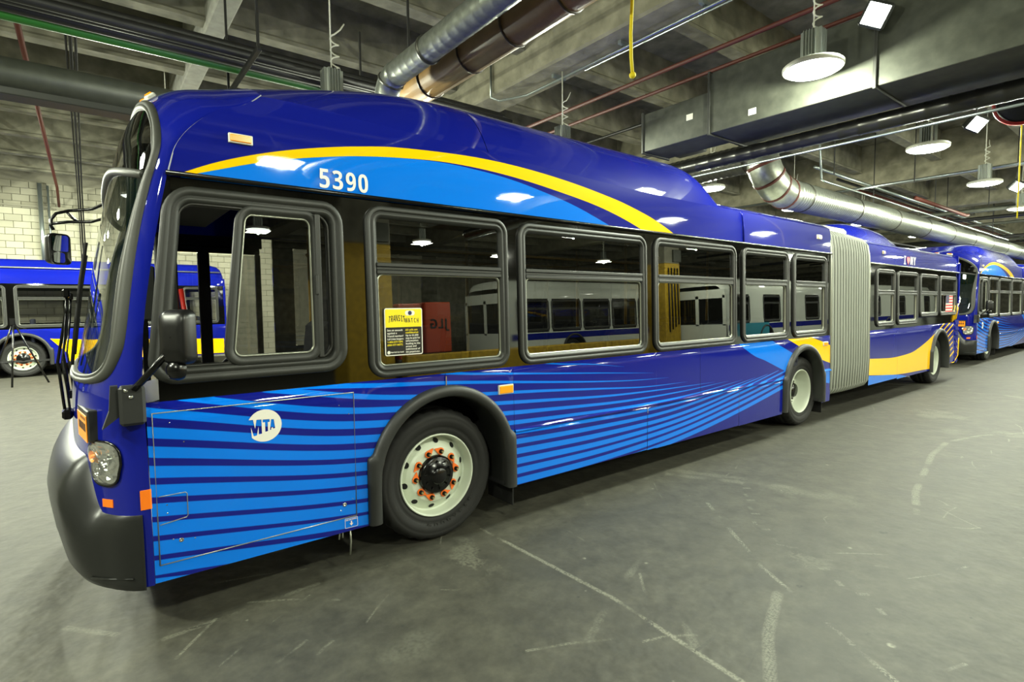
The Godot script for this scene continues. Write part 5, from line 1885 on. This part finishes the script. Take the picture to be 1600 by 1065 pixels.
# ---------------------------------------------------------------- lamps
var lamp_energy := 9.0
func lamp(at: Vector3, label: String, shine := 1.0):
	var l := thing("high_bay_lamp", label, "lamp", at, "high-bay lamps")
	var mb := MB.new().smooth(true)
	mb.lathe([Vector2(.0, .05), Vector2(.27, .05), Vector2(.295, .03), Vector2(.295, .0), Vector2(.285, -.012)], 40, Transform3D(Basis(Vector3.RIGHT, Vector3(0, 0, -1), Vector3.UP), Vector3.ZERO))
	part(l, "lamp_ring", mb, M.bezel)
	mb = MB.new().smooth(true)
	mb.lathe([Vector2(.285, .0), Vector2(.25, -.03), Vector2(.15, -.05), Vector2(0, -.056)], 40, Transform3D(Basis(Vector3.RIGHT, Vector3(0, 0, -1), Vector3.UP), Vector3.ZERO))
	part(l, "lamp_lens", mb, M.lamp)
	mb = MB.new()
	mb.cbox(Vector3(0, .22, 0), Vector3(.15, .34, .15), .01)
	for k in 5:
		for s in [-1, 1]:
			mb.box(Vector3(-.06 + .03 * k, .22, s * .085), Vector3(.006, .33, .04))
			mb.box(Vector3(s * .085, .22, -.06 + .03 * k), Vector3(.04, .33, .006))
	part(l, "lamp_housing", mb, M.fins)
	mb = MB.new().smooth(true)
	mb.tube([Vector3(0, .39, 0), Vector3(0, hang_top(at.x, at.z) - at.y, 0)], .008, 6)
	var coil := []
	for i in 31: coil.append(Vector3(.035 + .045 * sin(i * .62), .40 + .012 * i, .02 + .04 * cos(i * .62)))
	coil.append_array([Vector3(.10, .84, .03), Vector3(.15, .92, .02)])
	mb.tube(coil, .008, 6)
	part(l, "lamp_cord", mb, M.bezel)
	var o := AreaLight3D.new()
	o.name = "lamp_glow"
	o.light_color = Color(.98, 1.0, .90)
	o.light_energy = lamp_energy * shine
	o.area_size = Vector2(.50, .50)
	o.area_range = 60.0
	o.area_attenuation = 2.0
	o.shadow_enabled = true
	o.position = Vector3(0, -.062, 0)
	o.rotation.x = -PI / 2
	l.add_child(o)
	# light that leaves the domed lens sideways
	var s := OmniLight3D.new()
	s.name = "lamp_side_glow"
	s.light_color = o.light_color
	s.light_energy = lamp_energy * .65 * shine
	s.light_size = .03
	s.omni_range = 60.0
	s.omni_attenuation = 2.0
	s.shadow_enabled = true
	s.position = Vector3(0, -.10, 0)
	l.add_child(s)

func flood(at: Vector3, aim: Vector3, size: float, e: float, label: String):
	var l := thing("flood_lamp", label, "lamp", at, "square flood lamps")
	var B := Basis.looking_at(aim.normalized(), Vector3.UP) * Basis(Vector3.BACK, .5)
	var mb := MB.new()
	mb.cbox(B * Vector3(0, 0, .06), Vector3(size + .05, size + .05, .12), .02, B)
	part(l, "flood_housing", mb, M.bezel_dark)
	mb = MB.new()
	mb.cbox(B * Vector3(0, 0, -.005), Vector3(size, size, .012), .003, B)
	part(l, "flood_lens", mb, M.lamp)
	mb = MB.new().smooth(true)
	mb.tube([B * Vector3(0, 0, .1), Vector3(0, .35, 0), Vector3(0, hang_top(at.x, at.z) - at.y, 0)], .014, 6)
	part(l, "flood_bracket", mb, M.black_pipe)
	var s := SpotLight3D.new()
	s.name = "flood_glow"
	s.light_color = Color(.93, 1.0, .93)
	s.light_energy = e
	s.light_size = size * .4
	s.spot_range = 60.0
	s.spot_angle = 65.0
	s.spot_attenuation = 2.0
	s.shadow_enabled = true
	s.position = B * Vector3(0, 0, -.06)
	s.basis = B
	l.add_child(s)

func hang_top(x: float, z: float) -> float:
	var k := fposmod(z + 17.0, 1.95)
	for g in [-9.1, -2.5, 5.45, 12.08, 18.71, 25.34, 31.97, 38.6, 45.23, 51.86]:
		if x > g and x < g + .6: return 5.195
	return 5.595 if k < .1 or k > 1.85 else 6.395

func make_lamps():
	var L := "round white high-bay lamp with finned grey housing hanging from the ceiling, in a set with some added for brightness"
	lamp(Vector3(6.2, 4.2, .63), "round high-bay lamp glowing in front of the large rectangular duct")
	lamp(Vector3(10.86, 4.2, .44), "round high-bay lamp just beyond the dark spiral pipe")
	lamp(Vector3(15.1, 4.2, .34), "round high-bay lamp hanging past the second concrete girder's conduit")
	for q in [[20.0, .17], [24.5, .1], [29, .1], [34, .1], [40, .1], [47, .1]]: lamp(Vector3(q[0], 4.2, q[1]), L)
	lamp(Vector3(2.25, 3.94, -2.75), "high-bay lamp hidden but for its finned housing above the gold arc", .45)
	lamp(Vector3(5.75, 4.0, -2.75), "high-bay lamp hidden but for its finned housing behind the roof fairing")
	lamp(Vector3(10.71, 4.2, -3.36), "round high-bay lamp glowing behind the tail of the roof fairing")
	lamp(Vector3(14.85, 4.2, -3.49), "round high-bay lamp glowing behind the elbow of the ribbed duct")
	for q in [ [19.5, -3.5], [25, -3.5], [31, -3.5], [38, -3.5]]: lamp(Vector3(q[0], 4.2, q[1]), L)
	lamp(Vector3(-2.2, 4.2, .5), L, .6)
	lamp(Vector3(-2.2, 4.2, -2.45), L, .6)
	for q in [[38.5, 4.25], [43.5, 4.25], [39, 10], [22.5, 5.9], [-2.1, 4.25], [2.15, 4.25], [6.2, 4.25], [10.9, 4.25], [15.2, 4.25], [20, 4.25], [26, 4.25], [34.6, 4.25]]: lamp(Vector3(q[0], 4.2, q[1]), L)  # the leading ones are unseen, added to brighten the mirrored white buses
	for q in [[3.5, 11.4], [8.2, 11.45], [8.2, 8.0], [12.4, 13.1], [11.65, 8.35], [18.0, 12.9], [18, 8.3], [25, 8.2], [32, 8.2]]: lamp(Vector3(q[0], 4.2, q[1]), L)
	for q in [[-3.6, -7.5], [1.2, -7.5], [6.0, -7.5], [-3.6, -11.8], [1.0, -11.8], [6.5, -11.8], [-6.5, -14.2], [-4.2, 0], [-3.2, -13.6], [1.6, -13.6], [6.0, -13.6]]: lamp(Vector3(q[0], 4.3, q[1]), L, 2.2)  # unseen extra lamps, added to brighten the block wall, joists and far bus
	flood(Vector3(6.45, 4.63, 1.12), Vector3(-6, -2.6, 1.5), .20, 14.0, "square flood lamp shining from beside the rectangular duct")
	flood(Vector3(11.2, 4.5, .98), Vector3(-4, -3.5, 2.5), .20, 7.0, "square flood lamp hanging beyond the dark spiral pipe")
	flood(Vector3(16.7, 4.28, .60), Vector3(-4, -3.5, 2.5), .20, 5.0, "square flood lamp hanging above the second bus")

# ---------------------------------------------------------------- things behind the photographer, mirrored in the glass
func make_surroundings():
	var d: Node3D
	var mb: MB
	for q in [[5.15, 6.45, "wide yellow painted column facing the bus windows"], [18.4, 19.4, "yellow painted column with hoses facing the rear windows"]]:
		d = thing("yellow_column", q[2], "column", Vector3((q[0] + q[1]) / 2, 0, 10.5))
		var w: float = q[1] - q[0]
		mb = MB.new(); mb.cbox(Vector3(0, 1.9, 0), Vector3(w, 3.8, 1.0), .02); part(d, "column_paint", mb, M.column)
		mb = MB.new(); mb.cbox(Vector3(0, 4.7, 0), Vector3(w, 1.8, 1.0), .02); part(d, "column_top", mb, M.concrete)
		mb = MB.new(); mb.cbox(Vector3(w * .25, 4.1, -.54), Vector3(.5, .5, .1), .01); part(d, "column_plate", mb, M.sheet)
		if q[0] > 10:
			for k in 4:
				mb = MB.new().smooth(true); mb.tube([Vector3(-.3 + .2 * k, 3.6, -.53), Vector3(-.28 + .2 * k, 1.0 + .1 * k, -.54)], .03, 8); part(d, "column_hose", mb, M.black_pipe)
	d = thing("yellow_barrier", "low yellow concrete barrier wall across from the bus", "barrier", Vector3(11.5, 0, 9.6))
	for k in 5:
		mb = MB.new(); mb.cbox(Vector3(-4.0 + 2.0 * k, .42, 0), Vector3(1.98, .84, .3), .03); part(d, "barrier_block", mb, M.column)
	d = thing("boom_lift", "orange-red lift machine with a boxy cabinet lettered JLG", "lift", Vector3(7.5, 0, 10.6))
	mb = MB.new(); mb.cbox(Vector3(.45, 1.55, 0), Vector3(.85, 1.45, .8), .03); var cab := part(d, "lift_cabinet", mb, M.lift_red)
	mb = MB.new(); mb.cbox(Vector3(-.35, 1.3, .1), Vector3(.75, 1.9, .6), .04); part(d, "lift_mast", mb, M.lift_red)
	mb = MB.new(); mb.cbox(Vector3(0, .45, 0), Vector3(1.9, .5, 1.1), .05); part(d, "lift_chassis", mb, M.bezel_dark)
	for x in [-.65, .65]:
		mb = MB.new().smooth(true); mb.lathe([Vector2(0, .0), Vector2(.3, .0), Vector2(.32, -.05), Vector2(.32, -.2)], 24, Transform3D(Basis(Vector3.UP, PI), Vector3(x, .32, -.58))); part(d, "lift_tire", mb, M.rubber)
	var t := part(cab, "lift_lettering", text_mesh("JLG", .38, .01, true), M.ink)
	t.position = Vector3(.45, 1.65, -.41); t.rotation.y = PI
	var w12 := []
	for k in 7: w12.append([.5 + 1.6 * k, 2.0 + 1.6 * k])
	# rotated half a turn so that their built side faces the bus
	var white := city_bus("white city bus with blue stripe parked behind the yellow barrier", "white buses across the hall", Vector3(23.0, 0, 10.9), PI, 12.0, M.white_paint, M.white_paint, [2.4, 8.9], w12, {"pillar": M.white_paint})
	stripe(white, 12.0)
	var w2 := city_bus("white city bus with a turquoise poster parked across from the rear windows", "white buses across the hall", Vector3(31.5, 0, 8.0), PI, 12.0, M.white_paint, M.white_paint, [2.4, 8.9], [[.5, 2.0], [3.7, 5.2], [7.6, 9.1], [10.2, 11.4]], {"pillar": M.white_paint})
	stripe(w2, 12.0)
	mb = MB.new(); mb.cbox(Vector3(10.0, 1.0, .012), Vector3(2.6, .5, .01), .002); part(w2, "side_poster", mb, M.turquoise)
	var w3 := city_bus("white city bus with blue stripe parked furthest across the hall", "white buses across the hall", Vector3(46, 0, 8.0), PI, 12.0, M.white_paint, M.white_paint, [2.4, 8.9], [[1.0, 2.2], [5.9, 7.0], [10.1, 11.2]], {"pillar": M.white_paint})
	stripe(w3, 12.0)
	# the bus ahead, by the block wall
	var c := city_bus("blue city bus with gold side panel parked by the white block wall", "", Vector3(-8.6, 0, -15.4), 0.0, 12.0, M.navy, M.navy, [1.9, 7.24], [[.4, 2.3], [2.5, 4.6], [4.75, 7.0], [7.14, 9.3], [9.45, 10.75], [10.85, 11.8]], {"glass": M.clear, "bar": 2.05})
	mb = MB.new()
	mb.prism(PackedVector2Array([Vector2(7.80, .98), Vector2(8.6, .92), Vector2(11.9, .80), Vector2(11.9, .36), Vector2(8.15, .36), Vector2(8.1, .62)]), .004, Transform3D(Basis.IDENTITY, Vector3(0, 0, .001)))
	part(c, "gold_panel", mb, M.gold)
	mb = MB.new().smooth(true)
	mb.tube([Vector3(.1, 2.84, -.19), Vector3(11.9, 2.84, -.19)], .02, 6)
	part(c, "roof_bead", mb, M.bead)
	marker(c, 11.35, 11.6, 2.56, 2.66, -.04)
	# black tripod stand
	d = thing("tripod_stand", "black folding tripod stand in front of the far bus wheel", "stand", Vector3(-1.35, 0, -13.6))
	mb = MB.new(); mb.cbox(Vector3(-.02, 1.47, 0), Vector3(.09, .16, .08), .01); part(d, "stand_head", mb, M.gloss_black)
	for q in [Vector3(-.06, 0, .45), Vector3(.55, 0, -.1), Vector3(-.5, 0, -.25)]:
		mb = MB.new().smooth(true); mb.tube([Vector3(0, 1.47, 0), q], .02, 8); part(d, "leg", mb, M.gloss_black)
	# white elbow pipe between the two buses
	line("exhaust_stack", "pale curved exhaust pipe standing between the two articulated buses", "pipe", [Vector3(17.2, 0, -2.6), Vector3(17.2, 2.8, -2.6), Vector3(17.25, 3.05, -2.55), Vector3(17.45, 3.12, -2.5), Vector3(17.6, 3.0, -2.45)], .09, M.bezel)

func stripe(b: Node, len: float):
	var mb := MB.new()
	mb.cbox(Vector3(len / 2, 1.10, .006), Vector3(len - .3, .22, .006), .002)
	part(b, "blue_stripe", mb, M.navy)

func make_materials():
	M.rubber_letter = mat(Color(.14, .14, .13), .6)
	M.rubber = mat(Color(.085, .085, .08), .75)
	M.black = mat(Color(.02, .02, .02), .8)
	M.gloss_black = mat(Color(.03, .03, .032), .22)
	M.white_steel = mat(Color(.80, .83, .76), .35)
	M.nut = mat(Color(.10, .085, .06), .4, .6)
	M.brass = mat(Color(.75, .70, .50), .3, .7)
	M.orange = mat(Color(.98, .46, .14), .5)
	M.flare = mat(Color(.13, .135, .13), .5)
	M.frame = mat(Color(.13, .135, .122), .5)
	M.bead = mat(Color(.62, .63, .58), .3, .7)
	M.bead_dark = mat(Color(.16, .16, .15), .35, .3)
	M.seal = mat(Color(.55, .56, .60), .5)
	M.chrome = mat(Color(.88, .89, .87), .12, 1.0)
	M.zinc = mat(Color(.66, .70, .70), .28, .85)
	M.mirror = mat(Color(.9, .92, .92), .02, 1.0)
	M.mirror_shell = mat(Color(.05, .05, .05), .35)
	M.surround = mat(Color(.22, .225, .205), .5)
	M.bumper = mat(Color(.105, .11, .105), .36)
	M.band = mat(Color(.012, .012, .012), .04)
	M.band.metallic_specular = 0.9
	M.navy = paint(NAVY)
	M.gold = paint(GOLD)
	M.white_paint = paint(Color(.80, .82, .78))
	M.tint = glass(Color(.012, .014, .012), .80, .9)
	M.tint.clearcoat_enabled = true
	M.tint.clearcoat = 1.0
	M.tint.clearcoat_roughness = 0.0
	M.sash = glass(Color(.012, .014, .012), .72, .9)
	M.windshield = glass(Color(.05, .13, .10), .30, .6)
	M.sign_glass = glass(Color(.01, .012, .012), .85, .6)
	M.clear = glass(Color(.04, .05, .045), .25, .5)
	M.lens = glass(Color(.9, .9, .9), .08, .5)
	M.amber = mat(Color(1.0, .62, .06), .2)
	M.amber_red = mat(Color(.95, .47, .08), .35)
	M.bezel = mat(Color(.80, .80, .74), .4)
	M.bezel_dark = mat(Color(.16, .17, .16), .45)
	M.plate = mat(Color(.97, .58, .06), .4)
	M.ink = mat(Color(.06, .05, .04), .6)
	M.ink_blue = mat(Color(.06, .08, .30), .5)
	M.sign_white = mat(Color(.90, .89, .85), .4)
	M.sign_yellow = mat(Color(.95, .86, .05), .4)
	M.sign_black = mat(Color(.05, .05, .035), .4)
	M.heart = mat(Color(.85, .08, .08), .4)
	M.cabin = mat(Color(.10, .10, .10), .7)
	M.seat = mat(Color(.06, .08, .16), .8)
	M.red_rail = mat(Color(.8, .16, .10), .4)
	M.yellow_rail = mat(Color(.85, .66, .05), .4)
	M.bellows = mat(Color(.56, .575, .535), .5)
	M.bellows_cloth = mat(Color(.36, .37, .345), .8)
	M.concrete = noisy(Color(.40, .395, .34), Color(.60, .59, .52), .012, .35, .85, 3, 2.0)
	M.concrete_warm = noisy(Color(.42, .41, .34), Color(.62, .605, .52), .012, .35, .85, 13, 3.0)
	M.concrete_pale = noisy(Color(.55, .55, .52), Color(.66, .66, .62), .02, .4, .85, 7)
	M.mortar = mat(Color(.48, .47, .41), .9)
	M.block_a = mat(Color(.77, .76, .67), .75)
	M.block_b = mat(Color(.73, .72, .63), .75)
	M.block_c = mat(Color(.58, .57, .50), .8)
	M.block_d = mat(Color(.54, .53, .46), .8)
	M.galv = noisy(Color(.58, .60, .56), Color(.74, .76, .72), .03, .8, .34, 31)
	M.galv.metallic = .75
	M.galv_dark = mat(Color(.34, .34, .31), .4, .6)
	M.galv_black = mat(Color(.16, .16, .15), .28, .5)
	M.sheet = noisy(Color(.23, .24, .21), Color(.31, .32, .28), .02, .5, .5, 17)
	M.sheet.metallic = .3
	M.sheet_dark = mat(Color(.20, .205, .19), .5, .3)
	M.brown = noisy(Color(.46, .35, .18), Color(.60, .47, .27), .02, .6, .4, 19)
	M.brown_dark = mat(Color(.20, .14, .07), .4)
	M.rust = mat(Color(.32, .13, .08), .6)
	M.black_pipe = mat(Color(.10, .10, .095), .5)
	M.green_pipe = mat(Color(.12, .36, .10), .45)
	M.rope = mat(Color(.92, .83, .08), .7)
	M.reel = mat(Color(.05, .06, .09), .5)
	M.red = mat(Color(.55, .07, .06), .5)
	M.fins = mat(Color(.62, .64, .61), .4, .5)
	M.lamp = glow(Color(.96, 1.0, .96), 14.0)
	M.column = noisy(Color(.62, .50, .06), Color(.80, .66, .10), .02, .5, .6, 23)
	M.lift_red = mat(Color(.66, .24, .10), .45)
	M.turquoise = mat(Color(.12, .52, .60), .4)

func _ready():
	# camera
	var cam := Camera3D.new()
	cam.name = "camera"
	cam.fov = 64.487
	cam.near = 0.05
	cam.far = 200.0
	add_child(cam)
	cam.transform = Transform3D(Basis(Vector3(.78639703, -.01065846, .61762942), Vector3(.04874754, .99780372, -.04484868), Vector3(-.61579492, .06537679, .78518946)), Vector3(0, 1.7213, 3.2970))
	cam.current = true
	# closed hall: no sky in view
	var we := WorldEnvironment.new()
	we.name = "environment"
	var e := Environment.new()
	e.background_mode = Environment.BG_COLOR
	e.background_color = Color(0, 0, 0)
	e.tonemap_mode = Environment.TONE_MAPPER_LINEAR
	e.tonemap_exposure = 1.0
	e.sdfgi_enabled = true
	e.ssao_enabled = true
	e.ssil_enabled = true
	we.environment = e
	add_child(we)
	rng.seed = 1
	make_materials()
	make_lamps()
	make_floor()
	make_shell()
	var bus := make_bus()
	# second bus of the same kind, nose to tail behind the first
	var b2 := bus.duplicate()
	b2.name = numbered("articulated_bus")
	add_child(b2)
	b2.position = Vector3(18.4, 0, -.36)
	b2.set_meta("label", "second blue articulated bus parked nose to tail behind the bus numbered 5390")
	for ch in b2.get_children():
		if String(ch.name).begins_with("fleet_digit"):
			b2.remove_child(ch)
			ch.free()
	make_services()
	make_surroundings()
